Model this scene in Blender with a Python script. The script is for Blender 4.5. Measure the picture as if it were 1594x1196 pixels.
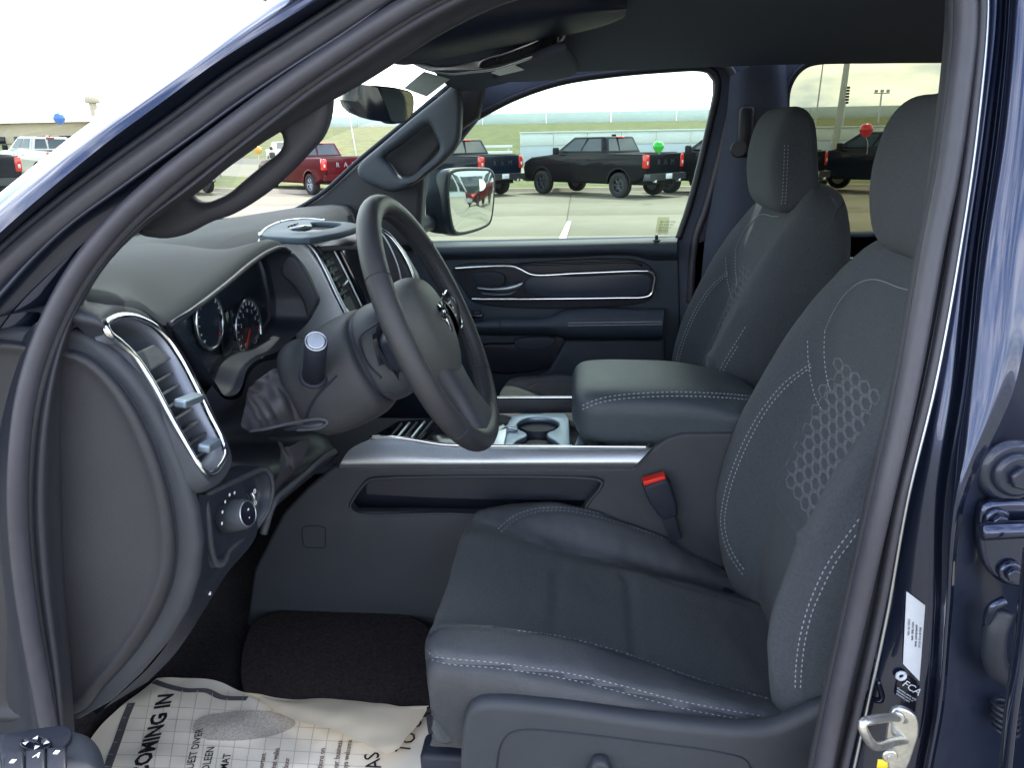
import bpy, bmesh, math, random
import numpy as np
from mathutils import Vector, Matrix
from mathutils.bvhtree import BVHTree
random.seed(4)
for o in list(bpy.data.objects): bpy.data.objects.remove(o)
SC = bpy.context.scene; COL = SC.collection
R = math.radians
# ---------------------------------------------------------------- camera
F = 1197.0; PITCH = R(17.6); YAW = R(5); ROLL = R(1.0); CAM = Vector((0, 0, 1.62))
fw = Vector((-math.sin(YAW)*math.cos(PITCH), math.cos(YAW)*math.cos(PITCH), -math.sin(PITCH)))
r0 = Vector((math.cos(YAW), math.sin(YAW), 0)); u0 = r0.cross(fw)
RT = r0*math.cos(ROLL) - u0*math.sin(ROLL); UP = u0*math.cos(ROLL) + r0*math.sin(ROLL)
cd = bpy.data.cameras.new('camera'); cam = bpy.data.objects.new('camera', cd); COL.objects.link(cam)
M = Matrix((RT, UP, -fw)).transposed().to_4x4(); M.translation = CAM; cam.matrix_world = M
cd.sensor_fit = 'HORIZONTAL'; cd.angle = 2*math.atan(797/F); cd.clip_start = .02; cd.clip_end = 3000
SC.camera = cam
SC.render.resolution_x = 1024; SC.render.resolution_y = 769
# ---------------------------------------------------------------- light
SUN_EL, SUN_AZ = 64, 66          # azimuth of the sun measured from +X towards +Y (degrees)
EXPO = 1.8
sd = Vector((math.cos(R(SUN_EL))*math.cos(R(SUN_AZ)), math.cos(R(SUN_EL))*math.sin(R(SUN_AZ)), math.sin(R(SUN_EL))))
sl = bpy.data.lights.new('sun', 'SUN'); sl.energy = 2.0; sl.angle = R(.6); sl.color = (1, .94, .84)
so = bpy.data.objects.new('sun', sl); COL.objects.link(so); so.rotation_euler = sd.to_track_quat('Z', 'Y').to_euler()
W = bpy.data.worlds.new('World'); SC.world = W; W.use_nodes = True; nt = W.node_tree; nt.nodes.clear()
def wn(t, **k):
    n = nt.nodes.new(t)
    for a, b in k.items(): setattr(n, a, b)
    return n
out = wn('ShaderNodeOutputWorld'); bg = wn('ShaderNodeBackground'); bg.inputs[1].default_value = .15
sky = wn('ShaderNodeTexSky', sky_type='NISHITA', sun_disc=False, sun_elevation=R(SUN_EL), sun_rotation=R(90-SUN_AZ), air_density=1.0, dust_density=1.5, ozone_density=1.4)
tc = wn('ShaderNodeTexCoord'); mp = wn('ShaderNodeMapping'); mp.inputs['Scale'].default_value = (1, 1, 3.2)
no = wn('ShaderNodeTexNoise'); no.inputs['Scale'].default_value = 4.2; no.inputs['Detail'].default_value = 7; no.inputs['Roughness'].default_value = .55
rp = wn('ShaderNodeValToRGB'); rp.color_ramp.elements[0].position = .40; rp.color_ramp.elements[1].position = .62
mx = wn('ShaderNodeMix', data_type='RGBA')
no2 = wn('ShaderNodeTexNoise'); no2.inputs['Scale'].default_value = 9; no2.inputs['Detail'].default_value = 6
rp2 = wn('ShaderNodeValToRGB'); rp2.color_ramp.elements[0].color = (5.6, 6.4, 7.8, 1); rp2.color_ramp.elements[1].color = (12.5, 12.2, 11.5, 1)
rp2.color_ramp.elements[0].position = .35; rp2.color_ramp.elements[1].position = .6
L = nt.links.new
L(tc.outputs['Generated'], mp.inputs[0]); L(mp.outputs[0], no.inputs['Vector']); L(mp.outputs[0], no2.inputs['Vector'])
sx = wn('ShaderNodeSeparateXYZ'); ma = wn('ShaderNodeMath', operation='MULTIPLY_ADD'); ma.inputs[1].default_value = .05
L(tc.outputs['Generated'], sx.inputs[0]); L(sx.outputs[1], ma.inputs[0]); L(no.outputs['Fac'], ma.inputs[2])
mz = wn('ShaderNodeMath', operation='MULTIPLY_ADD'); mz.inputs[1].default_value = -.24; mb_ = wn('ShaderNodeMath', operation='ADD'); mb_.inputs[1].default_value = .12
L(sx.outputs[2], mz.inputs[0]); L(ma.outputs[0], mz.inputs[2]); L(mz.outputs[0], mb_.inputs[0]); L(mb_.outputs[0], rp.inputs[0]); L(rp.outputs[0], mx.inputs[0]); L(sky.outputs[0], mx.inputs[6]); L(no2.outputs['Fac'], rp2.inputs[0]); L(rp2.outputs[0], mx.inputs[7])
L(mx.outputs[2], bg.inputs[0]); L(bg.outputs[0], out.inputs[0])
SC.view_settings.view_transform = 'Standard'; SC.view_settings.look = 'None'; SC.view_settings.exposure = EXPO; SC.view_settings.gamma = 1
SC.view_settings.use_curve_mapping = False
# ---------------------------------------------------------------- pixel rays (photo coordinates, 1594 x 1196)
def ray(px, py): return fw + RT*((px-797)/F) + UP*((598-py)/F)
def PY(px, py, Y):
    d = ray(px, py); return CAM + d*(Y/d.y)
def PX(px, py, X):
    d = ray(px, py); return CAM + d*(X/d.x)
def PZ(px, py, z):
    d = ray(px, py); return CAM + d*((z-CAM.z)/d.z)
def yb(z): return .74 + max(0, z-1.3)*.24 - max(0, 1.1-z)*.05
def T(px, py, off=0):
    Y = .74+off
    for _ in range(12):
        p = PY(px, py, Y); Y = yb(p.z)+off
    return p
def gz(y, x=0): return -.01*min(max(y, 0), 60)+.035*min(35, max(0, -x-10))
def G(px, py):
    d = ray(px, py); t = 10
    for _ in range(60):
        p = CAM+d*t; t += (p.z-gz(p.y, p.x))/max(.02, -d.z)*.7
    return CAM+d*t
def S(Y, pts): return [PY(p[0], p[1], p[2] if len(p) > 2 else Y) for p in pts]
# ---------------------------------------------------------------- materials
MATS = {}
def mat(name, col, rough=.5, metal=0, spec=.5, coat=0, coat_r=.03, noise=0, nscale=60, bump=0, bscale=300, emis=None, sheen=0, wear=None, kind='noise', trans=0, ior=1.45, bdist=.002):
    m = bpy.data.materials.new(name); m.use_nodes = True; t = m.node_tree; b = t.nodes['Principled BSDF']
    b.inputs['Base Color'].default_value = (*col, 1); b.inputs['Roughness'].default_value = rough; b.inputs['Metallic'].default_value = metal
    b.inputs['Specular IOR Level'].default_value = spec; b.inputs['Coat Weight'].default_value = coat; b.inputs['Coat Roughness'].default_value = coat_r
    b.inputs['Sheen Weight'].default_value = sheen; b.inputs['Transmission Weight'].default_value = trans; b.inputs['IOR'].default_value = ior
    tc = t.nodes.new('ShaderNodeTexCoord')
    if noise:
        n = t.nodes.new('ShaderNodeTexNoise'); n.inputs['Scale'].default_value = nscale; n.inputs['Detail'].default_value = 6
        t.links.new(tc.outputs['Object'], n.inputs['Vector'])
        r = t.nodes.new('ShaderNodeValToRGB'); r.color_ramp.elements[0].position = .3; r.color_ramp.elements[1].position = .7
        r.color_ramp.elements[0].color = (*[c*(1-noise) for c in col], 1); r.color_ramp.elements[1].color = (*[min(1, c*(1+noise)) for c in col], 1)
        t.links.new(n.outputs['Fac'], r.inputs[0]); t.links.new(r.outputs[0], b.inputs['Base Color'])
        rr = t.nodes.new('ShaderNodeMapRange'); rr.inputs[3].default_value = max(0, rough-.06); rr.inputs[4].default_value = min(1, rough+.06)
        t.links.new(n.outputs['Fac'], rr.inputs[0]); t.links.new(rr.outputs[0], b.inputs['Roughness'])
    if bump:
        if kind == 'voronoi':
            n = t.nodes.new('ShaderNodeTexVoronoi'); n.feature = 'DISTANCE_TO_EDGE'; o = n.outputs['Distance']
        else:
            n = t.nodes.new('ShaderNodeTexNoise'); n.inputs['Detail'].default_value = 4; o = n.outputs['Fac']
        n.inputs['Scale'].default_value = bscale; t.links.new(tc.outputs['Object'], n.inputs['Vector'])
        bp = t.nodes.new('ShaderNodeBump'); bp.inputs['Strength'].default_value = bump; bp.inputs['Distance'].default_value = bdist
        t.links.new(o, bp.inputs['Height']); t.links.new(bp.outputs[0], b.inputs['Normal'])
    if emis:
        b.inputs['Emission Color'].default_value = (*emis[:3], 1); b.inputs['Emission Strength'].default_value = emis[3]
    MATS[name] = m; return m
def glassmat(name, tint, refl=.08):
    m = bpy.data.materials.new(name); m.use_nodes = True; t = m.node_tree; t.nodes.clear()
    o = t.nodes.new('ShaderNodeOutputMaterial'); tr = t.nodes.new('ShaderNodeBsdfTransparent'); tr.inputs[0].default_value = (*tint, 1)
    g = t.nodes.new('ShaderNodeBsdfGlossy'); g.inputs['Roughness'].default_value = .01; x = t.nodes.new('ShaderNodeMixShader')
    f = t.nodes.new('ShaderNodeFresnel'); f.inputs[0].default_value = 1.3; mu = t.nodes.new('ShaderNodeMath'); mu.operation = 'MULTIPLY'; mu.inputs[1].default_value = refl/.08
    t.links.new(f.outputs[0], mu.inputs[0]); t.links.new(mu.outputs[0], x.inputs[0]); t.links.new(tr.outputs[0], x.inputs[1]); t.links.new(g.outputs[0], x.inputs[2]); t.links.new(x.outputs[0], o.inputs[0])
    return m
m_dash = mat('dash_plastic', (0.0371, 0.04212, 0.05363), .44, noise=.06, nscale=25, bump=.35, bscale=900, kind='voronoi')
m_dashlt = mat('door_trim_plastic', (0.03244, 0.04633, 0.07128), .5, noise=.05, nscale=20, bump=.3, bscale=700, kind='voronoi')
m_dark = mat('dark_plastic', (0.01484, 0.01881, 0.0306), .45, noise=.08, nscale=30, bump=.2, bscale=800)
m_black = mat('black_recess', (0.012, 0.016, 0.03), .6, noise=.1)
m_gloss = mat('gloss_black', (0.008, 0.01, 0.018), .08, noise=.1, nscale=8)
m_fab = mat('seat_fabric', (0.06293, 0.07262, 0.08962), .9, spec=.25, noise=.17, nscale=300, bump=1, bscale=900, sheen=.08)
m_fab2 = mat('seat_insert_fabric', (0.06903, 0.07556, 0.08413), .92, spec=.2, noise=.26, nscale=380, bump=1, bscale=800, sheen=.08)
m_leather = mat('seat_vinyl', (0.04109, 0.04469, 0.05367), .32, noise=.06, nscale=40, bump=.45, bscale=520, kind='voronoi')
m_wheel = mat('wheel_leather', (0.0318, 0.03365, 0.03951), .38, noise=.05, nscale=60, bump=.3, bscale=900, kind='voronoi')
m_head = mat('headliner_cloth', (0.07711, 0.09108, 0.1334), .95, spec=.2, noise=.1, nscale=500, bump=.4, bscale=1500)
m_rub = mat('seal_rubber', (0.0496, 0.0504, 0.0656), .36, noise=.08, nscale=60, bump=.2, bscale=1200)
m_trim = mat('pillar_trim', (0.02703, 0.02896, 0.0378), .55, noise=.06, nscale=50, bump=.3, bscale=1100)
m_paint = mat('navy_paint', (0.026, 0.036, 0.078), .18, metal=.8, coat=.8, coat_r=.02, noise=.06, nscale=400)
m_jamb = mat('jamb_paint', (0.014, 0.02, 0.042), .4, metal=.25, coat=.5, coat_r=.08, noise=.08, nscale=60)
m_chrome = mat('chrome', (0.78, 0.8, 0.84), .12, metal=1, noise=.03)
m_satin = mat('satin_metal', (0.5, 0.54, 0.6), .34, metal=1, noise=.04, nscale=120)
m_silver = mat('silver_trim_paint', (0.27, 0.34, 0.42), .4, metal=.75, noise=.03, nscale=300)
m_stitch = mat('stitch_thread', (0.3, 0.33, 0.38), .7, noise=.1)
m_seam = mat('dark_seam_thread', (0.02, 0.025, 0.04), .8, noise=.1)  # dark thread of the wheel rim stitching
m_carpet = mat('carpet', (0.055, 0.051, 0.056), 1, spec=.05, noise=.28, nscale=170, bump=1, bscale=900, bdist=.004)
m_white = mat('white_label', (0.62, 0.66, 0.74), .5, noise=.05)
m_wtext = mat('white_print', (0.7, 0.72, 0.76), .5, noise=.05)
m_text = mat('dark_print', (0.03, 0.03, 0.045), .6, noise=.1)
m_red = mat('red_plastic', (0.75, 0.03, 0.02), .4, noise=.05)
m_gclear = glassmat('clear_glass', (0.76, 0.83, 0.78), .010)
m_gtint = glassmat('privacy_glass', (0.44, 0.45, 0.37), .02)
m_mirror = mat('mirror_silver', (0.88, 0.92, 0.9), .005, metal=1, noise=.02)
m_zinc = mat('zinc_steel', (0.62, 0.62, 0.6), .3, metal=.85, noise=.12, nscale=90, bump=.2, bscale=200)
# ---------------------------------------------------------------- object helpers
WL = {}
def wloc(o): return WL.get(o.name, Vector((0, 0, 0))) if o else Vector((0, 0, 0))
def link(name, me, m=None, parent=None, label=None, cat=None, group=None, kind=None, origin=None):
    n = len(me.vertices); co = np.empty(n*3); me.vertices.foreach_get('co', co); co = co.reshape(-1, 3)
    c = Vector(((co[:, 0].min()+co[:, 0].max())/2, (co[:, 1].min()+co[:, 1].max())/2, co[:, 2].min())) if origin is None else Vector(origin)
    me.transform(Matrix.Translation(-c)); me.name = name
    o = bpy.data.objects.new(name, me); COL.objects.link(o)
    if m: 
        if not me.materials: me.materials.append(m)
    o.location = c - wloc(parent); WL[o.name] = c.copy()
    if parent: o.parent = parent
    if label: o['label'] = label
    if cat: o['category'] = cat
    if group: o['group'] = group
    if kind: o['kind'] = kind
    return o
def thing(name, loc, label, cat, group=None):
    o = bpy.data.objects.new(name, None); COL.objects.link(o); o.location = loc; o.empty_display_size = .1; WL[o.name] = Vector(loc)
    o['label'] = label; o['category'] = cat
    if group: o['group'] = group
    return o
def mk(vs, fs, smooth=True):
    me = bpy.data.meshes.new('m'); me.from_pydata([tuple(v) for v in vs], [], fs)
    bm = bmesh.new(); bm.from_mesh(me); bmesh.ops.recalc_face_normals(bm, faces=bm.faces); bm.to_mesh(me); bm.free()
    if smooth: me.polygons.foreach_set('use_smooth', [True]*len(me.polygons))
    return me
def apply_mods(me, mods):
    o = bpy.data.objects.new('tmp', me); COL.objects.link(o)
    for t, k in mods:
        md = o.modifiers.new('x', t)
        for a, b in k.items(): setattr(md, a, b)
    dg = bpy.context.evaluated_depsgraph_get(); r = bpy.data.meshes.new_from_object(o.evaluated_get(dg)); bpy.data.objects.remove(o)
    return r
def cr(pts, n, closed=False):
    """catmull-rom resampling by arc length"""
    P = np.array([tuple(p) for p in pts], float); k = len(P)
    if k == 2: return [Vector(P[0]*(1-t)+P[1]*t) for t in np.linspace(0, 1, n)]
    if closed: E = np.vstack([P[-1], P, P[0], P[1]]); segs = k
    else: E = np.vstack([2*P[0]-P[1], P, 2*P[-1]-P[-2]]); segs = k-1
    out = []; m = 12
    for i in range(segs):
        a, b, c, d = E[i], E[i+1], E[i+2], E[i+3]
        # centripetal
        t0 = 0; t1 = t0+max(1e-6, np.linalg.norm(b-a))**.5; t2 = t1+max(1e-6, np.linalg.norm(c-b))**.5; t3 = t2+max(1e-6, np.linalg.norm(d-c))**.5
        for j in range(m):
            t = t1+(t2-t1)*j/m
            A1 = a*(t1-t)/(t1-t0)+b*(t-t0)/(t1-t0); A2 = b*(t2-t)/(t2-t1)+c*(t-t1)/(t2-t1); A3 = c*(t3-t)/(t3-t2)+d*(t-t2)/(t3-t2)
            B1 = A1*(t2-t)/(t2-t0)+A2*(t-t0)/(t2-t0); B2 = A2*(t3-t)/(t3-t1)+A3*(t-t1)/(t3-t1)
            out.append(B1*(t2-t)/(t2-t1)+B2*(t-t1)/(t2-t1))
    out.append(P[0] if closed else P[-1]); Q = np.array(out)
    s = np.concatenate([[0], np.cumsum(np.linalg.norm(np.diff(Q, axis=0), axis=1))])
    u = np.linspace(0, s[-1], n+1)[:-1] if closed else np.linspace(0, s[-1], n)
    return [Vector((np.interp(x, s, Q[:, 0]), np.interp(x, s, Q[:, 1]), np.interp(x, s, Q[:, 2]))) for x in u]
def loft(curves, nu=24, nv=24, cu=False, cv=False, capv=False, capu=False):
    """curves: rows; each resampled to nv (cv closed), splined across rows to nu"""
    rows = [cr(c, nv, cv) for c in curves]
    cols = [cr([r[j] for r in rows], nu, cu) for j in range(nv)]
    vs = [cols[j][i] for i in range(nu) for j in range(nv)]; fs = []
    for i in range(nu if cu else nu-1):
        for j in range(nv if cv else nv-1):
            a = i*nv+j; b = i*nv+(j+1) % nv; i2 = (i+1) % nu
            fs.append((a, b, i2*nv+(j+1) % nv, i2*nv+j))
    if capv and cv:
        fs.append(tuple(range(nv))); fs.append(tuple((nu-1)*nv+j for j in range(nv)))
    return mk(vs, fs)
def sheet(rows, th=0, nu=24, nv=24):
    me = loft(rows, nu, nv)
    if th: me = apply_mods(me, [('SOLIDIFY', dict(thickness=th, offset=0))])
    return me
def tube(pts, r, n=60, k=10, closed=False, flat=1.0, up=(0, 1, 0), taper=None, caps=True):
    P = cr(pts, n, closed); vs = []; fs = []
    for i, p in enumerate(P):
        a = P[(i-1) % n] if (closed or i) else p; b = P[(i+1) % n] if (closed or i < n-1) else p
        t = (b-a).normalized(); x = Vector(up).cross(t)
        if x.length < 1e-4: x = Vector((1, 0, .1)).cross(t)
        x.normalize(); y = t.cross(x)
        rr = r*(taper(i/(n-1)) if taper else 1)
        for j in range(k):
            an = 2*math.pi*j/k; vs.append(p + x*math.cos(an)*rr + y*math.sin(an)*rr*flat)
    for i in range(n if closed else n-1):
        for j in range(k):
            i2 = (i+1) % n; fs.append((i*k+j, i*k+(j+1) % k, i2*k+(j+1) % k, i2*k+j))
    if caps and not closed: fs.append(tuple(range(k))); fs.append(tuple((n-1)*k+j for j in range(k)))
    return mk(vs, fs)
def plate(outlines, depth, bevel=.003, axis='Y', at=0, res=2, smooth_pts=0):
    """solid with holes: outlines are lists of 3D points lying about plane <axis>=at; depth extends to +axis"""
    cu = bpy.data.curves.new('c', 'CURVE'); cu.dimensions = '2D'; cu.fill_mode = 'BOTH'
    bv = min(bevel, depth*.45); cu.extrude = max(1e-5, depth/2-bv); cu.bevel_depth = bv; cu.bevel_resolution = res; cu.offset = -bv
    for pts in outlines:
        if smooth_pts: pts = cr(pts, smooth_pts, True)
        sp = cu.splines.new('POLY'); sp.points.add(len(pts)-1); sp.use_cyclic_u = True
        for i, p in enumerate(pts):
            a, b = {'Y': (p[0], p[2]), 'X': (p[1], p[2]), 'Z': (p[0], p[1])}[axis]
            sp.points[i].co = (a, b, 0, 1)
    o = bpy.data.objects.new('tmp', cu); COL.objects.link(o); dg = bpy.context.evaluated_depsgraph_get()
    me = bpy.data.meshes.new_from_object(o.evaluated_get(dg)); bpy.data.objects.remove(o); bpy.data.curves.remove(cu)
    me.materials.clear()
    for v in me.vertices:
        a, b, c = v.co; d = at+depth/2
        v.co = {'Y': (a, d-c, b), 'X': (d+c, a, b), 'Z': (a, b, d+c)}[axis]
    bm = bmesh.new(); bm.from_mesh(me); bmesh.ops.remove_doubles(bm, verts=bm.verts, dist=1e-5); bmesh.ops.recalc_face_normals(bm, faces=bm.faces)
    for e in bm.edges: e.smooth = not (len(e.link_faces) == 2 and e.calc_face_angle(0) > 0.7)
    for f in bm.faces: f.smooth = True
    bm.to_mesh(me); bm.free()
    return me
def box(c, s, bevel=0, rot=None, seg=2):
    bm = bmesh.new(); bmesh.ops.create_cube(bm, size=1)
    for v in bm.verts: v.co = Vector((v.co.x*s[0], v.co.y*s[1], v.co.z*s[2]))
    if bevel: bmesh.ops.bevel(bm, geom=bm.edges[:], offset=bevel, segments=seg, affect='EDGES', profile=.5)
    me = bpy.data.meshes.new('b'); bm.to_mesh(me); bm.free()
    if rot is not None: me.transform(rot.to_4x4() if not isinstance(rot, Matrix) or len(rot) == 3 else rot)
    me.transform(Matrix.Translation(Vector(c)))
    if bevel: me.polygons.foreach_set('use_smooth', [True]*len(me.polygons))
    return me
def cyl(a, b, r, n=24, r2=None, bevel=0):
    a = Vector(a); b = Vector(b); t = (b-a).normalized(); x = t.orthogonal().normalized(); y = t.cross(x); L_ = (b-a).length
    if r2 is None: r2 = r
    rings = [(0, r-bevel), (bevel, r), (L_-bevel, r2), (L_, r2-bevel)] if bevel else [(0, r), (L_, r2)]
    vs = []; fs = []
    for s, rr in rings:
        for j in range(n): an = 2*math.pi*j/n; vs.append(a+t*s+x*math.cos(an)*rr+y*math.sin(an)*rr)
    for i in range(len(rings)-1):
        for j in range(n): fs.append((i*n+j, i*n+(j+1) % n, (i+1)*n+(j+1) % n, (i+1)*n+j))
    me = mk(vs, fs); bm = bmesh.new(); bm.from_mesh(me); bm.verts.ensure_lookup_table()
    f1 = bm.faces.new([bm.verts[j] for j in range(n)]); k = (len(rings)-1)*n; f2 = bm.faces.new([bm.verts[k+j] for j in range(n)])
    bmesh.ops.recalc_face_normals(bm, faces=bm.faces); bm.to_mesh(me); bm.free(); 
    for p in me.polygons: p.use_smooth = len(p.vertices) < 5
    return me
def ring(c, nrm, R_, r, n=48, k=8, sq=1):
    c = Vector(c); nrm = Vector(nrm).normalized(); x = nrm.orthogonal().normalized(); y = nrm.cross(x)
    return tube([c+x*R_*math.cos(2*math.pi*i/24)+y*R_*math.sin(2*math.pi*i/24)*sq for i in range(24)], r, n, k, True, up=nrm)
def joinm(ms):
    vs = []; fs = []; sm = []; mi = []; mats = []
    for me in ms:
        k = len(vs); vs += [v.co.copy() for v in me.vertices]
        for p in me.polygons: fs.append(tuple(k+i for i in p.vertices)); sm.append(p.use_smooth)
    me = bpy.data.meshes.new('j'); me.from_pydata([tuple(v) for v in vs], [], fs); me.polygons.foreach_set('use_smooth', sm)
    return me
def text(s, size, loc, ux, uy, depth=.0008, align='LEFT', shear=0, fat=0):
    cu = bpy.data.curves.new('t', 'FONT'); cu.body = s; cu.size = size; cu.extrude = depth/2; cu.align_x = align; cu.shear = shear; cu.offset = fat; cu.resolution_u = 2
    o = bpy.data.objects.new('tmp', cu); COL.objects.link(o); dg = bpy.context.evaluated_depsgraph_get()
    me = bpy.data.meshes.new_from_object(o.evaluated_get(dg)); bpy.data.objects.remove(o); me.materials.clear()
    ux = Vector(ux).normalized(); uy = Vector(uy); uy = (uy-ux*uy.dot(ux)).normalized(); uz = ux.cross(uy)
    m = Matrix((ux, uy, uz)).transposed().to_4x4(); m.translation = Vector(loc); me.transform(m); return me
def bvh(objs):
    vs = []; fs = []
    for o in objs:
        off = WL[o.name]; k = len(vs)
        vs += [v.co+off for v in o.data.vertices]; fs += [tuple(k+i for i in p.vertices) for p in o.data.polygons]
    return BVHTree.FromPolygons(vs, fs)
def onto(B, px, n=80, closed=False):
    """pixel polyline -> points and normals lying on the surfaces of B"""
    q = cr([(a, b, 0) for a, b in px], n, closed); res = []
    for p in q:
        d = ray(p.x, p.y).normalized(); h = B.ray_cast(CAM, d)
        if h[0] is not None:
            nn = h[1]; nn = -nn if nn.dot(d) > 0 else nn; res.append((h[0], nn))
    return res
def dashes(pn, r=.0011, L_=.0052, gap=.0035, lift=.0006):
    """separate raised stitches along a surface path"""
    vs = []; fs = []; acc = 0; P_ = [p for p, _ in pn]; s = [0]
    for i in range(1, len(P_)): s.append(s[-1]+(P_[i]-P_[i-1]).length)
    def at(x):
        for i in range(1, len(s)):
            if s[i] >= x:
                t = (x-s[i-1])/max(1e-9, s[i]-s[i-1]); return P_[i-1].lerp(P_[i], t), pn[i][1]
        return P_[-1], pn[-1][1]
    x = 0
    while x+L_ < s[-1]:
        a, na = at(x); b, nb = at(x+L_); x += L_+gap
        if (b-a).length < L_*.5 or (b-a).length > L_*1.6: continue
        t = (b-a).normalized(); w = t.cross(na).normalized(); k = len(vs); c = (a+b)/2
        vs += [a-na*lift, a+t*L_*.15+w*r+na*lift*.3, b-t*L_*.15+w*r+na*lift*.3, b-na*lift, b-t*L_*.15-w*r+na*lift*.3, a+t*L_*.15-w*r+na*lift*.3, a+t*L_*.2+na*(lift+r), b-t*L_*.2+na*(lift+r)]
        fs += [(k, k+1, k+6), (k+1, k+2, k+7, k+6), (k+2, k+3, k+7), (k+3, k+4, k+7), (k+4, k+5, k+6, k+7), (k+5, k, k+6)]
    return mk(vs, fs)
def groove(o, paths, depth, width):
    """press seams into a dense mesh: paths are lists of world points"""
    me = o.data; n = len(me.vertices); co = np.empty(n*3); me.vertices.foreach_get('co', co); co = co.reshape(-1, 3)
    nr = np.array([tuple(v.normal) for v in me.vertices]); off = np.array(WL[o.name]); D = np.full(n, 9.)
    for pa in paths:
        q = np.array([tuple(p) for p in pa])-off
        for i in range(len(q)-1):
            a, b = q[i], q[i+1]; ab = b-a; l = (ab@ab)
            if l < 1e-12 or l > .004: continue
            t = np.clip(((co-a)@ab)/l, 0, 1); D = np.minimum(D, np.linalg.norm(co-(a+t[:, None]*ab), axis=1))
    co -= nr*(depth*np.exp(-(D/width)**2))[:, None]
    me.vertices.foreach_set('co', co.ravel()); me.update()
# ================================================================ SETTING
m_conc = mat('concrete', (0.195, 0.183, 0.14), .85, noise=.10, nscale=1.3, bump=.3, bscale=60)
m_joint = mat('joint_sealant', (0.12, 0.115, 0.1), .9, noise=.2)
m_grass = mat('grass', (0.115, 0.128, 0.045), .95, noise=.35, nscale=.9, bump=1, bscale=8, bdist=.1)
m_wall = mat('barrier_concrete', (0.62, 0.7, 0.7), .8, noise=.06, nscale=.4)
m_pan = mat('wall_panel_paint', (0.7, 0.76, 0.78), .6, noise=.04, nscale=.6)
m_pan2 = mat('wall_panel_grey', (0.5, 0.57, 0.64), .6, noise=.04, nscale=.6)
m_tan = mat('tan_stucco', (0.55, 0.46, 0.34), .85, noise=.06, nscale=.5)
m_polew = mat('pole_paint', (0.62, 0.66, 0.7), .45, noise=.05, nscale=2)
# ground sheet under everything
gys = [-400, -60, -10, 0, 10, 20, 30, 40, 50, 60, 75, 100, 200, 1500]
gxs = (-1500, -200, -45, -10, 60, 200, 1500); rows = [[Vector((x, y, gz(y, x)-.03)) for x in gxs] for y in gys]
vs = [p for r in rows for p in r]; nv = 7
fs = [(i*nv+j, i*nv+j+1, (i+1)*nv+j+1, (i+1)*nv+j) for i in range(len(rows)-1) for j in range(nv-1)]
ground = link('ground', mk(vs, fs, False), m_joint, kind='structure')
# separate cast slabs with open joints
SL = 4.6; slab_me = None
for i in range(-9, 9):
    for j in range(-3, 9):
        cx, cy = -.25+i*SL+SL/2, 1.2+j*SL+SL/2
        if cy < 0 and abs(cx) > 20: continue
        if slab_me is None:
            slab_me = box((0, 0, -.1), (SL-.022, SL-.022, .2), .006, seg=1); slab_me.materials.append(m_conc)
        o = bpy.data.objects.new('slab', slab_me); COL.objects.link(o); o.parent = ground
        o.rotation_euler = (math.atan(-.01) if cy > 0 else 0, .035*min(1, max(0, (-cx-10+SL/2)/SL)) if cx > -45 else 0, 0)
        o.location = Vector((cx, cy, gz(cy, cx)+.0015*((i*7+j*3) % 3))) - WL['ground']
# wide paving beyond the slabs (joints too fine to tell apart)
def band(name, x0, x1, y0, y1, m, dz=0.0, kind='structure', n=14):
    ys = [y0+(y1-y0)*k/n for k in range(n+1)]
    v = []; f = []; xs = [x0]+[q for q in (-45, -10) if x0 < q < x1]+[x1]; m_ = len(xs)
    for y in ys: v += [Vector((x, y, gz(y, x)+dz)) for x in xs]
    for k in range(n):
        for j in range(m_-1): f.append((k*m_+j, k*m_+j+1, (k+1)*m_+j+1, (k+1)*m_+j))
    return link(name, mk(v, f, False), m, kind=kind)
m_conc2 = mat('concrete_with_saw_joints', (0.195, 0.183, 0.14), .85, noise=.10, nscale=1.3)
band('pavement', -300, 300, 42.63, 66, m_conc2, .002)
band('pavement', -300, -41.68, -12.6, 42.6, m_conc2, .002)
band('pavement', 41.1, 300, -12.6, 42.6, m_conc2, .002)
band('pavement', -300, 300, -300, -12.65, m_conc2, .002)
# kerb and verge
kx = (-300, -45, -10, 300)
link('kerb', mk([(x, y, gz(30, x)+h) for y, h in ((30.6, -.05), (30.75, .13), (31, .13)) for x in kx], [(r*4+j, r*4+j+1, r*4+j+5, r*4+j+4) for r in range(2) for j in range(3)], False), mat('kerb_concrete', (0.36, 0.32, 0.26), .85, noise=.12, nscale=2), kind='structure')
band('verge', -300, 300, 31.0, 42, m_grass, .12)
# grass embankment with a rolling profile
def bermrow(y, z, amp):
    return [Vector((x, y+2*math.sin(x*.03), z+amp*math.sin(x*.021+1)+amp*.5*math.sin(x*.057))) for x in np.linspace(-420, 420, 40)]
berm = link('embankment', loft([bermrow(62, -.9, .05), bermrow(80, -.1, .15), bermrow(100, 1.6, .15), bermrow(125, 3.3, .1), bermrow(148, 4.45, .0), bermrow(175, 4.5, 0)], 30, 60), m_grass, kind='structure')
berm2 = None
# distant highway barrier wall on the embankment: separate panels
hw = thing('barrier_wall', (0, 150, 4.2), 'long pale concrete barrier wall running along the top of the grass embankment', 'wall')
pm = None
for k in range(-26, 27):
    if pm is None: pm = box((0, 0, 1.0), (11.9, .5, 2.3), .05, seg=1)
    me = pm if k > -26 else pm
    if not me.materials: me.materials.append(m_wall)
    o = bpy.data.objects.new('panel', me); COL.objects.link(o); o.parent = hw; o.location = (k*12, 2, .10)
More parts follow.
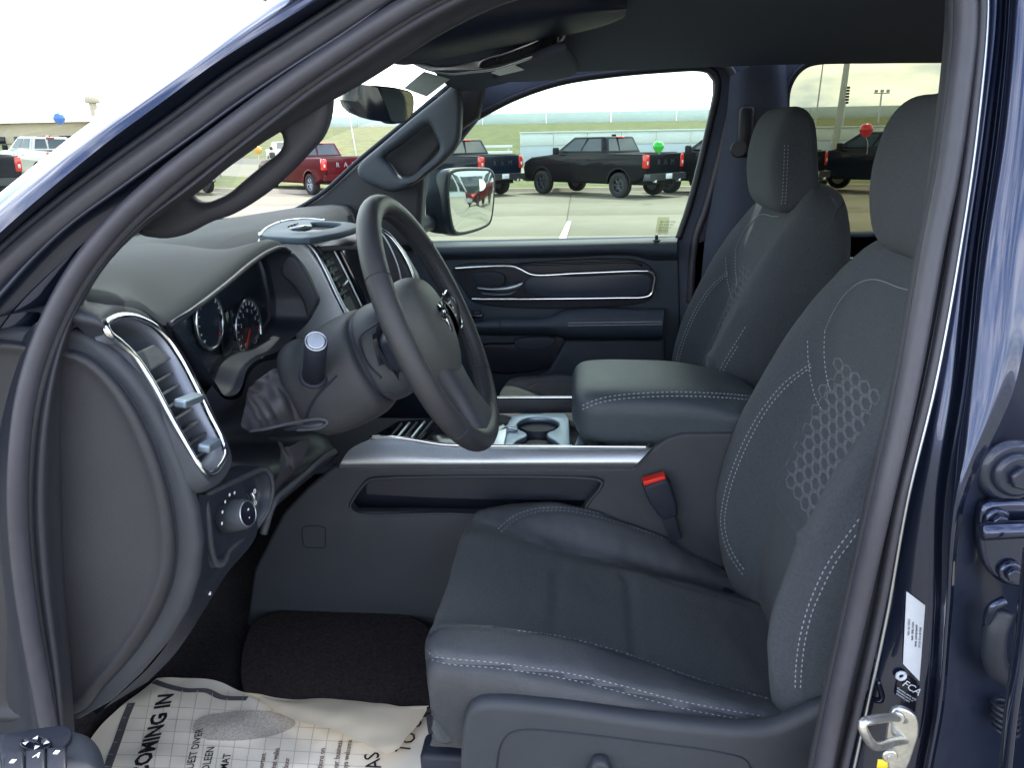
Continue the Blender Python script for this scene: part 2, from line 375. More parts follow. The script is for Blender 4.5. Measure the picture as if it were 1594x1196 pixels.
# nearer panelled wall behind the parked trucks
a = PY(809, 207, 72); b = PY(1700, 188, 72)
wl = thing('panel_wall', ((a.x+b.x)/2, 72, gz(72)), 'pale grey panelled wall with a darker lower band behind the row of dark pickups', 'wall')
npan = 16
for k in range(npan):
    x0 = a.x+(b.x-a.x)*k/npan; x1 = a.x+(b.x-a.x)*(k+1)/npan; zt = a.z+(b.z-a.z)*k/npan*.5
    link('panel', box(((x0+x1)/2, 72, zt-.55), (x1-x0-.06, .2, 1.1), .02, seg=1), m_pan, wl)
    link('panel', box(((x0+x1)/2, 72.06, (zt-1.1+gz(72))/2), (x1-x0-.06, .2, zt-1.1-gz(72)), .02, seg=1), m_pan2, wl)
link('coping', box(((a.x+b.x)/2, 71.9, a.z+.02), (b.x-a.x, .35, .12), .02, seg=1), m_wall, wl)
# stacked white guard rails left of the wall
rl = thing('guard_rail', (a.x-2.2, 60, gz(60)), 'white guard rails on posts at the left end of the pale panelled wall', 'guard rail')
for k in range(3):
    link('rail', box((a.x-2.2, 60, .35+k*.42), (5.0, .08, .17), .02, seg=1), m_pan, rl)
for k in range(3): link('post', box((a.x-4.4+2.2*k, 60.1, .3), (.12, .12, 1.9), .01, seg=1), m_pan2, rl)
# tan low building far left, with a sloping roof
bl = thing('tan_building', (-115, 120, 0), 'long low tan building beyond the grass at the far left horizon', 'building')
p0 = PY(-60, 197, 120); p1 = PY(260, 194, 120)
link('wall', box(((p0.x+p1.x)/2, 120, p0.z/2), (p1.x-p0.x, 20, p0.z), .1, seg=1), m_tan, bl)
link('roof', mk([(p0.x-1, 109, p0.z), (p1.x+1, 109, p0.z), (p1.x-6, 120, p0.z+1.2), (p0.x+6, 120, p0.z+1.2), (p0.x-1, 131, p0.z), (p1.x+1, 131, p0.z)], [(0, 1, 2, 3), (3, 2, 5, 4), (0, 3, 4), (1, 5, 2), (0, 4, 5, 1)], False), mat('tan_roof', (0.42, 0.36, 0.3), .8, noise=.1, nscale=.5), bl)
for k in range(9): link('window', box((p0.x+3+k*(p1.x-p0.x-6)/8, 109.9, p0.z*.55), (2.0, .2, 1.0), .02, seg=1), m_gloss, bl)
# water tower
wt = PY(145, 165, 190); w1 = PY(145, 150, 190)
tw = thing('water_tower', (wt.x, 190, 0), 'small pale water tower standing alone against the white sky', 'water tower')
link('tank', cyl((wt.x, 190, w1.z-1.5), (wt.x, 190, w1.z), 1.7, 20, bevel=.2), mat('tower_paint', (0.6, 0.5, 0.4), .6, noise=.05), tw)
link('stem', cyl((wt.x, 190, 0), (wt.x, 190, w1.z-1.5), .8, 12, .9), MATS['tower_paint'], tw)
# poles
def lamp_pole(px, pyb, Y, r, pyt, lab, head=True):
    p = PY(px, pyb, Y); q = PY(px+6, pyt, Y)
    t = thing('light_pole', (p.x, Y, gz(Y)), lab, 'light pole')
    link('pole', cyl((p.x, Y, gz(Y)), (p.x+.35, Y, 9.5), r, 20, r*.72), m_polew, t)
    link('base', cyl((p.x, Y, gz(Y)), (p.x, Y, gz(Y)+.7), r*2.2, 20, bevel=.03), m_conc2, t)
    if head:
        for s in (-1, 1): link('lamp_head', box((p.x+.35+s*.7, Y, 9.5), (.9, .4, .12), .03, seg=1), m_polew, t)
lamp_pole(1297, 240, 34, .135, 97, 'thick white light pole seen through the rear side window')
lamp_pole(1262, 240, 58, .06, 97, 'thin light pole left of the thick one in the rear side window')
p = PY(1370, 165, 120)
t = thing('flood_light', (p.x, 120, 0), 'small distant mast with a cross bar of floodlights above the wall', 'flood light')
link('pole', cyl((p.x, 120, 0), (p.x, 120, PY(1370, 145, 120).z), .12, 10), m_polew, t)
link('cross_bar', box((p.x, 120, PY(1370, 145, 120).z), (2.2, .15, .15), .02, seg=1), m_polew, t)
for s in (-1, 0, 1): link('lamp', box((p.x+s*.8, 119.9, PY(1370, 145, 120).z+.3), (.45, .2, .4), .05, seg=1), m_polew, t)
p = PY(1313, 162, 100); q = PY(1313, 134, 100)
t = thing('billboard', (p.x, 100, 0), 'narrow dark slatted sign board beside the thick white pole', 'sign')
link('post', cyl((p.x, 100, 0), (p.x, 100, p.z+.3), .25, 10), m_pan2, t)
for k in range(6): link('slat', box((p.x, 100, p.z+(q.z-p.z)*(k+.5)/6), (1.05, .3, (q.z-p.z)/6*.75), .03, seg=1), m_dark, t)
p = PY(551, 197, 70); t = thing('flag_pole', (p.x, 70, gz(70)), 'thin leaning white pole behind the red pickup', 'pole')
q2 = PY(547, 182, 70)
link('pole', cyl((p.x+.15, 70, gz(70)), (q2.x-.2, 70, q2.z+.4), .05, 8), m_polew, t)
link('cap', cyl((q2.x-.2, 70, q2.z+.4), (q2.x-.2, 70, q2.z+.5), .08, 8), m_polew, t)
# short white parking stripe
a = G(883, 345); b = G(889, 345); c = G(880, 376); d = G(868, 376)
st = link('parking_stripe', mk([(v.x, v.y, gz(v.y)+.008) for v in (a, b, c, d)], [(0, 1, 2, 3)], False), mat('stripe_paint', (0.72, 0.74, 0.72), .7, noise=.12, nscale=3), kind='structure')
# ================================================================ PICKUPS ON THE LOT
m_tyre = mat('tyre_rubber', (0.02, 0.021, 0.024), .8, noise=.15, nscale=30, bump=.4, bscale=40)
m_glassd = mat('truck_glass', (0.03, 0.045, 0.055), .05, spec=.9, noise=.1, nscale=2)
m_tl = mat('tail_lamp_red', (0.62, 0.02, 0.015), .15, coat=.8, noise=.15, nscale=12)
m_clr = mat('lamp_clear', (0.6, 0.62, 0.62), .15, noise=.05)
m_rimd = mat('dark_alloy', (0.1, 0.11, 0.13), .35, metal=.8, noise=.1)
m_under = mat('underbody', (0.008, 0.009, 0.012), .8, noise=.2)
def paint(n, c, met=.4): return mat(n, c, .4, metal=met, spec=.1, coat=.28, coat_r=.03, noise=.05, nscale=200)
m_pb = paint('paint_black', (.004, .005, .009), 0); m_pn = paint('paint_navy', (.006, .010, .022), 0); m_pr = paint('paint_red', (.075, .004, .008), 0); m_ps = paint('paint_silver', (.52, .52, .50), .5); m_pg = paint('paint_grey', (.10, .115, .13)); m_pw = paint('paint_white', (.72, .73, .72), 0)
def arc(cx, cz, r, a0, a1, n=12): return [(cx+r*math.cos(R(a0+(a1-a0)*k/(n-1))), 0, cz+r*math.sin(R(a0+(a1-a0)*k/(n-1)))) for k in range(n)]
BODY = ([(-1.06, 0, .66), (-1.10, 0, 1.0), (-1.06, 0, 1.41), (.8, 0, 1.43), (1.0, 0, 1.45), (3.0, 0, 1.42), (3.25, 0, 1.38), (4.2, 0, 1.30), (4.58, 0, 1.15), (4.66, 0, .9), (4.6, 0, .5), (4.3, 0, .45)]
        + arc(3.67, .44, .50, 0, 180) + [(3.1, 0, .44), (.6, 0, .44)] + arc(0, .44, .50, 0, 180) + [(-.62, 0, .5)])
def wheel_me():
    prof = [(.235, -.11), (.25, -.13), (.36, -.14), (.395, -.12), (.41, -.07), (.413, 0), (.41, .07), (.395, .12), (.36, .14), (.25, .13), (.235, .11)]
    n = 28; vs = []; fs = []; k = len(prof)
    for i in range(n):
        a = 2*math.pi*i/n
        for r, y in prof: vs.append((r*math.cos(a), y, r*math.sin(a)))
    for i in range(n):
        for j in range(k): fs.append((i*k+j, i*k+(j+1) % k, ((i+1) % n)*k+(j+1) % k, ((i+1) % n)*k+j))
    return mk(vs, fs)
TYRE = wheel_me()
def rim_me():
    ms = [cyl((0, .02, 0), (0, .10, 0), .055, 12, bevel=.01), ring((0, .105, 0), (0, 1, 0), .232, .014, 24, 6), cyl((0, -.1, 0), (0, .02, 0), .235, 20)]
    for k in range(6):
        a = 2*math.pi*k/6
        for d in (-.13, .13):
            p = Vector((.04*math.cos(a), .095, .04*math.sin(a))); q = Vector((.225*math.cos(a+d), .10, .225*math.sin(a+d)))
            ms.append(tube([p, (p+q)/2+Vector((0, .008, 0)), q], .014, 4, 5))
    return joinm(ms)
RIM = rim_me()
def cabpt(x, y, t):   # t 0 belt, 1 roof
    return Vector((x, y, 1.43+.53*t))
def make_truck(pm, lab, group, rimm, letters=True, bumper=None, small=False):
    t = thing('parked_pickup', (0, 0, 0), lab, 'pickup truck', group)
    def part(n, me, m, par=t): return link(n, me, m, par)
    body = part('body', plate([BODY], 1.96, .07, 'Y', -.98), pm)
    # cab shell
    b = [(.62, .92), (3.1, .92), (3.1, -.92), (.62, -.92)]; r_ = [(.84, .72), (2.30, .72), (2.30, -.72), (.84, -.72)]
    V = [Vector((x, y, 1.40)) for x, y in b]+[Vector((x, y, 1.96)) for x, y in r_]
    me = mk(V, [(0, 1, 2, 3), (4, 5, 6, 7), (0, 1, 5, 4), (1, 2, 6, 5), (2, 3, 7, 6), (3, 0, 4, 7)], False)
    me = apply_mods(me, [('BEVEL', dict(width=.07, segments=3))]); me.polygons.foreach_set('use_smooth', [True]*len(me.polygons))
    cab = part('cab', me, pm)
    def quad(name, i0, i1, j0, j1, u0, u1, w0, w1, par, m=m_glassd, off=.012):
        A, B, Cc, D = V[i0], V[i1], V[j1], V[j0]
        f = lambda u, w: (A*(1-u)+B*u)*(1-w)+(D*(1-u)+Cc*u)*w
        nn = (B-A).cross(D-A).normalized(); c = f(.5, .5); nn = nn if nn.dot(c-Vector((1.8, 0, 1.6))) > 0 else -nn
        q = [f(u0, w0), f(u1, w0), f(u1-.02, w1), f(u0+.02, w1)]
        vs = [p+nn*off for p in q]+[p-nn*.01 for p in q]
        return part(name, mk(vs, [(0, 1, 2, 3), (4, 5, 6, 7), (0, 1, 5, 4), (1, 2, 6, 5), (2, 3, 7, 6), (3, 0, 4, 7)], False), m, par)
    quad('side_window', 0, 1, 4, 5, .08, .47, .16, .86, cab); quad('side_window', 0, 1, 4, 5, .50, .88, .16, .86, cab)
    quad('side_window', 3, 2, 7, 6, .08, .47, .16, .86, cab); quad('side_window', 3, 2, 7, 6, .50, .88, .16, .86, cab)
    quad('windshield', 1, 2, 5, 6, .06, .94, .12, .9, cab); quad('rear_window', 3, 0, 7, 4, .08, .6, .16, .86, cab); quad('rear_window', 3, 0, 7, 4, .63, .92, .16, .86, cab)
    part('brake_light', box((.80, 0, 1.93), (.08, .34, .05), .01, seg=1), m_tl); part('roof_antenna', box((1.1, 0, 1.99), (.2, .05, .08), .02, seg=1), pm)
    part('tailgate', plate([[(0, -.80, .72), (0, .80, .72), (0, .80, 1.40), (0, -.80, 1.40)]], .05, .015, 'X', -1.135), pm)
    if letters:
        for k, (ch, yy) in enumerate(zip('RAM', (.34, .0, -.36))):
            me = text(ch, .25, (-1.148, yy, 1.06), (0, -1, 0), (0, 0, 1), .02, 'CENTER'); me.transform(Matrix.Identity(4)); part('letter', me, m_satin if rimm is m_satin else m_rimd)
    part('bed_floor', box((-.28, 0, 1.425), (1.4, 1.62, .02), .005, seg=1), m_under)
    bm_ = bumper or m_satin
    part('rear_bumper', plate([[(-1.28, 0, .58), (-1.30, 0, .78), (-1.02, 0, .80), (-1.0, 0, .56)]], 1.9, .03, 'Y', -.95), bm_)
    part('license_plate', box((-1.31, .0, .70), (.02, .32, .16), .004, seg=1), m_white)
    part('front_bumper', plate([[(4.74, 0, .45), (4.78, 0, .72), (4.5, 0, .74), (4.5, 0, .42)]], 1.9, .04, 'Y', -.95), bm_)
    part('grille', box((4.66, 0, .98), (.10, 1.3, .34), .03, seg=1), m_under)
    for s in (-1, 1):
        l = part('tail_light', box((-1.06, s*.885, 1.17), (.16, .20, .42), .03), m_tl); part('reverse_lamp', box((-1.146, s*.90, 1.12), (.01, .07, .11), .004, seg=1), m_clr, l)
        part('headlight', box((4.52, s*.80, 1.06), (.26, .30, .20), .04), m_clr)
        mi = part('side_mirror', box((2.78, s*1.12, 1.50), (.16, .22, .24), .05), m_under)
        part('exhaust_tip', cyl((-1.33, s*.62, .55), (-1.1, s*.62, .55), .045, 12), m_chrome)
        for k in (1.62, 2.62): part('door_handle', box((k-.25, s*.99, 1.22), (.2, .03, .04), .01, seg=1), pm)
        for k in (1.9,): part('door_seam', box((k, s*.981, .92), (.012, .008, .85), 0), m_under)
        for cx in (0, 3.67):
            part('fender_flare', tube([Vector((p[0], s*.97, p[2])) for p in arc(cx, .44, .515, 0, 180, 9)], .035, 18, 6), m_under if rimm is not m_satin else pm)
            w = link('wheel', TYRE.copy(), m_tyre, t, origin=(0, 0, 0)); w.location = (cx, s*.87, .413); WL[w.name] = Vector(w.location)
            rm = link('rim', RIM.copy(), rimm, None, origin=(0, 0, 0)); rm.parent = w; rm.location = (0, 0, 0); rm.rotation_euler = (0, 0, 0 if s > 0 else math.pi)
    part('underbody', box((1.8, 0, .55), (5.4, 1.5, .25), .03, seg=1), m_under)
    return t
def put(t, P_, head):
    """place so that the rear left tyre stands on the ground point P_"""
    h = Vector((math.cos(head), math.sin(head), 0)); l = Vector((-h.y, h.x, 0)); o = Vector((P_.x, P_.y, 0))-l*.87
    t.location = (o.x, o.y, gz(o.y, o.x)+.002); t.rotation_euler = (Matrix.Rotation(.035 if o.x < -11 else 0, 3, 'Y') @ Matrix.Rotation(head, 3, 'Z')).to_euler()
    return o
gA, gB = G(965, 308), G(862, 300.5)
HD = math.atan2(gB.y-gA.y, gB.x-gA.x); print('HEAD', math.degrees(HD), (gB-gA).length, gA, gB)
HD = R(136)
ROW = 'pickups parked in a slanted row beyond the truck'
specs = [((965, 308), m_pb, m_rimd, m_rimd, 'black crew cab pickup under the green balloon, in the middle of the passenger window'),
         ((722, 306), m_pn, m_rimd, m_rimd, 'dark navy pickup with its tailgate just right of the side mirror'),
         ((1186, 307), m_pb, m_rimd, m_rimd, 'black pickup partly behind the passenger headrest, tailgate in the rear window'),
         ((1437, 304), m_pn, m_satin, m_rimd, 'navy pickup with bright alloy wheels between the two headrests'),
         ((488, 303.5), m_pr, m_satin, m_pr, 'dark red pickup seen through the windshield'),
         ((252, 302), m_pg, m_rimd, m_chrome, 'grey pickup with a chrome bumper showing through the grab handle')]
for (px, m1, rm, bmp, lab) in [(s[0], s[1], s[2], s[3], s[4]) for s in specs]:
    put(make_truck(m1, lab, ROW, rm, True, bmp), G(*px), HD)
# far left pair
put(make_truck(m_ps, 'silver pickup below the blue balloon at the far left', 'pickups at the far left', m_rimd, False, m_chrome), G(68, 289), R(146))
tk = make_truck(m_pb, 'black pickup cut by the left edge of the photo', 'pickups at the far left', m_rimd, False, m_rimd)
c = G(47, 318); h = Vector((math.cos(R(146)), math.sin(R(146)), 0)); l = Vector((-h.y, h.x, 0)); o_ = c+h*1.2+l*1.0
tk.location = (o_.x, o_.y, gz(o_.y, o_.x)); tk.rotation_euler = (Matrix.Rotation(.035, 3, 'Y') @ Matrix.Rotation(R(146), 3, 'Z')).to_euler()
# white truck facing us behind the handle
tk = make_truck(m_pw, 'white pickup facing the camera, seen through the grab handle opening', 'pickups beyond the first row', m_rimd, False, m_chrome)
c = G(440, 262); tk.location = (c.x, c.y, gz(c.y, c.x)); tk.rotation_euler = (0, 0, R(-60))
# behind the photographer's right: what the door mirror shows
for (x, y, m1, lab) in [(24, 9.0, m_pr, 'bright red pickup parked behind, visible in the door mirror'), (36, 13.2, m_pn, 'navy pickup behind the truck, visible beside the red one in the door mirror'), (40, 17.5, m_pw, 'white pickup standing far behind the truck, seen in the door mirror')]:
    tk = make_truck(m1, lab, 'pickups behind the truck', m_rimd, False); tk.location = (x, y, gz(y)); tk.rotation_euler = (0, 0, R(60))
dl = thing('dealership', (64, 20, 0), 'pale showroom building with tall glass panes reflected in the door mirror', 'building')
link('wall', box((64, 20, 4), (8, 60, 8.6), .05, seg=1), m_pan, dl)
for k in range(14):
    w = link('window', box((59.95, -6+k*4, 3.4), (.14, 3.2, 5.6), .02, seg=1), m_glassd, dl)
link('roof', box((64, 20, 8.5), (9, 61, .5), .05, seg=1), m_pan2, dl)
# balloons
def balloon(px, py, Y, rpx, m, lab, py_t):
    c = PY(px, py, Y); r = rpx/F*(c-CAM).dot(fw)
    t = thing('balloon', (c.x, c.y, c.z), lab, 'balloon')
    prof = [(0.004, -1.12), (.10, -1.10), (.06, -1.04), (.35, -.95), (.72, -.68), (.95, -.25), (1.0, .12), (.9, .5), (.62, .82), (.3, .97), (0.004, 1.0)]
    rows = [[Vector((c.x+r*a*math.cos(u), c.y+r*a*math.sin(u), c.z+r*b)) for u in np.linspace(0, 2*math.pi, 24, False)] for a, b in prof]
    rows = []
    for k in range(19):
        a = math.pi*k/18; rr = math.sin(a)*(1 if a < math.pi/2 else 1-.10*math.sin(2*(a-math.pi/2)))+.004; z = math.cos(a)*(1 if a < math.pi/2 else 1.12)
        rows.append([(c.x+r*rr*math.cos(u), c.y+r*rr*math.sin(u), c.z+r*z) for u in np.linspace(0, 2*math.pi, 24, False)])
    rows.append([(c.x+r*.09*math.cos(u), c.y+r*.09*math.sin(u), c.z-r*1.2) for u in np.linspace(0, 2*math.pi, 24, False)])
    link('skin', mk([p for q in rows for p in q], [(i*24+j, i*24+(j+1) % 24, (i+1)*24+(j+1) % 24, (i+1)*24+j) for i in range(len(rows)-1) for j in range(24)]), m, t)
    e = PY(px+1, py_t, Y); link('string', tube([c-Vector((0, 0, r*1.1)), (c+e)/2+Vector((.03, 0, 0)), e], .006 if Y < 30 else .012, 8, 5), m_white, t)
def bm_(n, c): return mat(n, c, .25, coat=.6, noise=.04, nscale=3)
balloon(1025, 228, 24, 8.5, bm_('green_latex', (.01, .42, .03)), 'bright green balloon floating over the black pickup bed', 240)
balloon(1348.5, 202, 22, 10, bm_('red_latex', (.60, .01, .03)), 'bright red balloon seen between the headrests', 240)
balloon(92, 184, 20, 8.5, bm_('blue_latex', (.03, .16, .60)), 'blue balloon above the silver pickup roof', 197)
balloon(401, 233, 24, 6, bm_('yellow_latex', (.70, .35, .01)), 'small yellow orange balloon seen through the grab handle', 250)
# ================================================================ THE OPEN PICKUP
TR = thing('pickup_truck', (.3, 1.5, 0), 'open navy pickup cab filling the photo, its dark grey seats seen through the doorway', 'pickup truck')
def P_(name, me, m, par=None, label=None, kind=None): return link(name, me, m, par or TR, label, kind=kind)
def ln(pts, off=0): return [T(p[0], p[1], off+(p[2] if len(p) > 2 else 0)) for p in pts]
# ---- door opening seal
sealp = [(62, 1290), (84, 1196), (70, 1100), (48, 980), (32, 860), (28, 740), (40, 620), (70, 520), (122, 420), (190, 337), (260, 274), (340, 212), (420, 152), (500, 96), (575, 46), (650, 0), (760, -55), (950, -92), (1200, -105), (1400, -98), (1478, -70), (1500, -20), (1503, 40), (1492, 150), (1475, 270), (1453, 380), (1413, 600), (1373, 780), (1333, 954), (1302, 1093), (1284, 1180), (1262, 1300)]
seal = ln(sealp)
P_('door_seal', tube(seal, .0102, 260, 12, up=(0, 1, 0), flat=1.15), m_rub, label='soft grey rubber seal running round the doorway')
lip = P_('door_seal_lip', tube(ln([(p[0], p[1], .012) for p in [(x+(14 if x < 1000 else -13), y+(11 if x < 1000 else 4)) for x, y in sealp]]), .009, 240, 8, flat=.8), m_trim)
# ---- left pillar (outside paint, channel, strip)
oA = [(-330, 600), (-160, 440), (0, 302), (60, 254), (134, 197), (213, 142), (310, 76), (420, -2), (520, -60), (700, -150), (1000, -235), (1400, -250), (1800, -250)]
oB = [(-260, 700), (-120, 478), (0, 362), (85, 288), (167, 221), (250, 160), (335, 98), (430, 38), (500, -5), (600, -62), (760, -130), (1020, -190), (1400, -200), (1800, -200)]
oC = [(-240, 740), (-100, 500), (0, 385), (85, 318), (180, 250), (270, 184), (355, 118), (450, 56), (520, 12), (620, -45), (775, -112), (1020, -168), (1400, -175), (1800, -175)]
oD = [(-200, 790), (-70, 550), (0, 462), (95, 362), (195, 288), (290, 220), (378, 156), (470, 95), (540, 50), (640, -20), (780, -90), (1000, -135), (1400, -150), (1800, -150)]
oE = [(-180, 830), (-50, 600), (10, 495), (105, 400), (208, 316), (300, 246), (390, 180), (480, 112), (555, 62), (645, 8), (770, -70), (980, -112), (1400, -120), (1800, -120)]
def lo(pts, off): return [T(x, y, off) for x, y in pts]
P_('pillar_outer_skin', loft([lo([(x+14, y+17) for x, y in oA], .12), lo([(x+1, y+1) for x, y in oA], .04), lo(oA, .0), lo([((a[0]+b[0])/2, (a[1]+b[1])/2) for a, b in zip(oA, oB[:13])], -.036), lo(oB, -.045)], 40, 90), m_paint, label='navy painted windshield pillar reflecting the pale sky')
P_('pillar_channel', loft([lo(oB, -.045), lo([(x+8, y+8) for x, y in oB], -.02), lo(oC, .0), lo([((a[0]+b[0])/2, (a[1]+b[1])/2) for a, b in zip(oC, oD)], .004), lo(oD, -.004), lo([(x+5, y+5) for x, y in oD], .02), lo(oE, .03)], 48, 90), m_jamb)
wsr = [(-120, 560), (0, 420), (92, 340), (187, 268), (280, 201), (366, 137), (460, 76), (530, 31), (630, -32), (778, -100), (1010, -152), (1400, -163)]
P_('weatherstrip', tube(lo(wsr, -.004), .012, 120, 8, flat=.7), m_rub)
P_('weatherstrip', tube(lo([(x-16, y-17) for x, y in wsr], -.012), .004, 120, 6), m_dark)
# fender / cowl metal left of the seal
P_('cowl_panel', loft([lo([(-300, 760), (-120, 620), (0, 470), (60, 405), (112, 362), (150, 335)], .03), lo([(-300, 900), (-120, 700), (-10, 520), (35, 480), (85, 430), (140, 370)], .035), lo([(-300, 960), (-140, 720), (-20, 590), (20, 545), (70, 480), (125, 400)], .05)], 12, 30), m_paint)
P_('hinge_pillar', loft([lo([(-20, 590), (-60, 700), (-70, 850), (-60, 1000), (-20, 1150), (20, 1350)], .07), lo([(20, 545), (0, 640), (-10, 740), (0, 870), (20, 1000), (60, 1300)], .05), lo([(62, 500), (35, 600), (18, 740), (22, 870), (48, 1050), (75, 1300)], .01), lo([(70, 510), (45, 620), (38, 740), (45, 870), (72, 1050), (90, 1300)], .02)], 24, 40), m_dark)
P_('hinge_pillar_skin', loft([lo([(-20, 590), (-60, 700), (-70, 850), (-60, 1000), (-20, 1150), (20, 1350)], .07), lo([(-300, 700), (-300, 800), (-300, 900), (-300, 1000), (-300, 1150), (-300, 1350)], .09)], 6, 12), m_dark)
# ---- rear-side pillar between the doors
def col(xs, off):
    ys = (-250, -100, 0, 200, 400, 600, 780, 960, 1100, 1200, 1340)
    return [T(x, y, off) for x, y in zip(xs, ys)]
k0 = col((1440, 1462, 1471, 1454, 1425, 1387, 1345, 1310, 1278, 1256, 1228), .035)
k1 = col((1460, 1482, 1490, 1474, 1440, 1399, 1356, 1321, 1289, 1268, 1240), .012)
k2 = col((1490, 1510, 1520, 1503, 1474, 1436, 1393, 1359, 1327, 1304, 1275), .02)
k3 = col((1500, 1520, 1529, 1512, 1483, 1446, 1402, 1368, 1336, 1313, 1284), .012)
k4 = col((1503, 1524, 1533, 1517, 1488, 1451, 1408, 1376, 1346, 1324, 1294), .03)
k5 = col((1530, 1541, 1549, 1530, 1500, 1470, 1436, 1412, 1390, 1370, 1345), .036)
k6 = col((1545, 1555, 1560, 1540, 1512, 1488, 1460, 1453, 1442, 1424, 1400), .03)
k7 = col((1560, 1570, 1572, 1556, 1528, 1507, 1474, 1466, 1456, 1438, 1414), .004)
k8 = col((1600, 1605, 1606, 1590, 1566, 1545, 1490, 1474, 1462, 1444, 1420), -.010)
k8b = col((1650, 1650, 1650, 1635, 1610, 1580, 1503, 1482, 1470, 1452, 1428), -.006)
k9 = col((1720, 1720, 1720, 1690, 1660, 1640, 1640, 1640, 1640, 1640, 1640), .075)
P_('pillar_trim', loft([k0, col((1452, 1472, 1480, 1463, 1432, 1392, 1350, 1315, 1283, 1262, 1234), .02), k1, k2], 20, 90), m_trim)
bp = P_('door_pillar', loft([k3, k4, k5, k6, k7, k8, k8b], 60, 120), m_paint, label='glossy navy painted pillar between the doorways')
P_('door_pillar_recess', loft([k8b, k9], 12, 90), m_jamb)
P_('pinch_weld_seal', tube(k3, .005, 120, 8), m_rub); P_('pinch_weld_seal', tube(col((1507, 1527, 1537, 1521, 1492, 1455, 1412, 1380, 1350, 1328, 1298), .018), .0025, 120, 6), m_satin)
BB = bvh([bp])
# stamped oval recess edges low on the pillar
P_('stamped_bead', tube([p+n*.001 for p, n in onto(BB, [(1392, 835), (1390, 900), (1375, 980), (1352, 1040), (1345, 1070), (1335, 1085)], 24)], .0035, 40, 6), m_paint)
P_('stamped_bead', tube([p+n*.001 for p, n in onto(BB, [(1335, 1085), (1352, 1088), (1372, 1090), (1366, 1060)], 14)], .003, 24, 6), m_paint)
# label on the pillar
def sticker(name, px4, m, lab, lift=.0015):
    q = [p+n*lift for p, n in [onto(BB, [a, a], 2)[0] for a in px4]]
    me = mk(q+[v+(q[1]-q[0]).cross(q[3]-q[0]).normalized()*.0006 for v in q], [(0, 1, 2, 3), (4, 5, 6, 7), (0, 1, 5, 4), (1, 2, 6, 5), (2, 3, 7, 6), (3, 0, 4, 7)], False)
    return P_(name, me, m, label=lab), q
lb, q = sticker('certification_label', [(1410, 920), (1440, 942), (1431, 1060), (1405, 1033)], m_white, 'pale blue white information label stuck on the pillar')
def ontext(q, s, size, u, v, par, m=m_text, alongv=True, dz=.0012):
    a, b, c, d = q; ux = (d-a) if alongv else (b-a); uy = (b-a) if alongv else (a-d)  # noqa
    nn = ux.cross(uy).normalized(); nn = nn if nn.dot(CAM-a) > 0 else -nn
    o = a+(b-a)*u+(d-a)*v+nn*dz
    me = text(s, size, o, ux, uy, .0003); return P_('print', me, m, par)
for k, s in enumerate(['MFD BY FCA US LLC', 'GAWR FRONT  REAR', 'WITH TIRES  RIMS', 'COLD  PSI  KPA']):
    ontext(q, s, .0030, .74-.2*k, .34, lb)
lb2, q = sticker('small_black_label', [(1398, 1044), (1428, 1063), (1424, 1108), (1392, 1080)], m_gloss, 'black label with white lettering above the door striker')
P_('emblem', ring(q[0]*.78+q[1]*.12+q[3]*.10+Vector((0, -.002, 0)), (0, -1, 0), .0045, .0022, 20, 6), m_white, lb2)
ux = q[1]-q[0]
P_('print', text('FCA', .0125, q[0]*.38+q[1]*.20+q[3]*.42+Vector((0, -.002, -.001)), ux, (0.1, 0, 1), .0004), m_white, lb2)
for k in range(3): P_('print', text('Genuine parts only'[:18-3*k], .0034, q[3]+(q[0]-q[3])*(.30-.12*k)+Vector((0, -.002, 0)), ux, (.1, 0, 1), .0003), m_white, lb2)
# striker
sp = S(.74, [(1385, 1095), (1396, 1092), (1420, 1105), (1424, 1130), (1416, 1160), (1408, 1182), (1398, 1200), (1382, 1196), (1374, 1160), (1376, 1125)])
stp = P_('door_striker', plate([cr(sp, 40, True)], .008, .003, 'Y', sp[0].y-.012), m_zinc, label='zinc striker plate with a bare steel loop')
P_('striker_loop', tube(S(.70, [(1412, 1122, .735), (1396, 1118, .72), (1356, 1122, .675), (1342, 1128, .665), (1346, 1142, .665), (1362, 1162, .68), (1390, 1156, .71), (1412, 1152, .735)]), .0048, 60, 10), m_zinc, stp)
for (x, y) in ((1395, 1117), (1384, 1176)):
    c = PY(x, y, .722); P_('screw', joinm([cyl(c, c+Vector((0, -.004, 0)), .0085, 20, bevel=.0015), cyl(c+Vector((0, -.004, 0)), c+Vector((0, -.0055, 0)), .004, 6)]), m_zinc, stp)
c = PY(1374, 1190, .73); P_('warning_tag', box(c, (.012, .001, .012), .0003, seg=1), mat('yellow_tag', (0.75, 0.6, 0.04), .5, noise=.05))
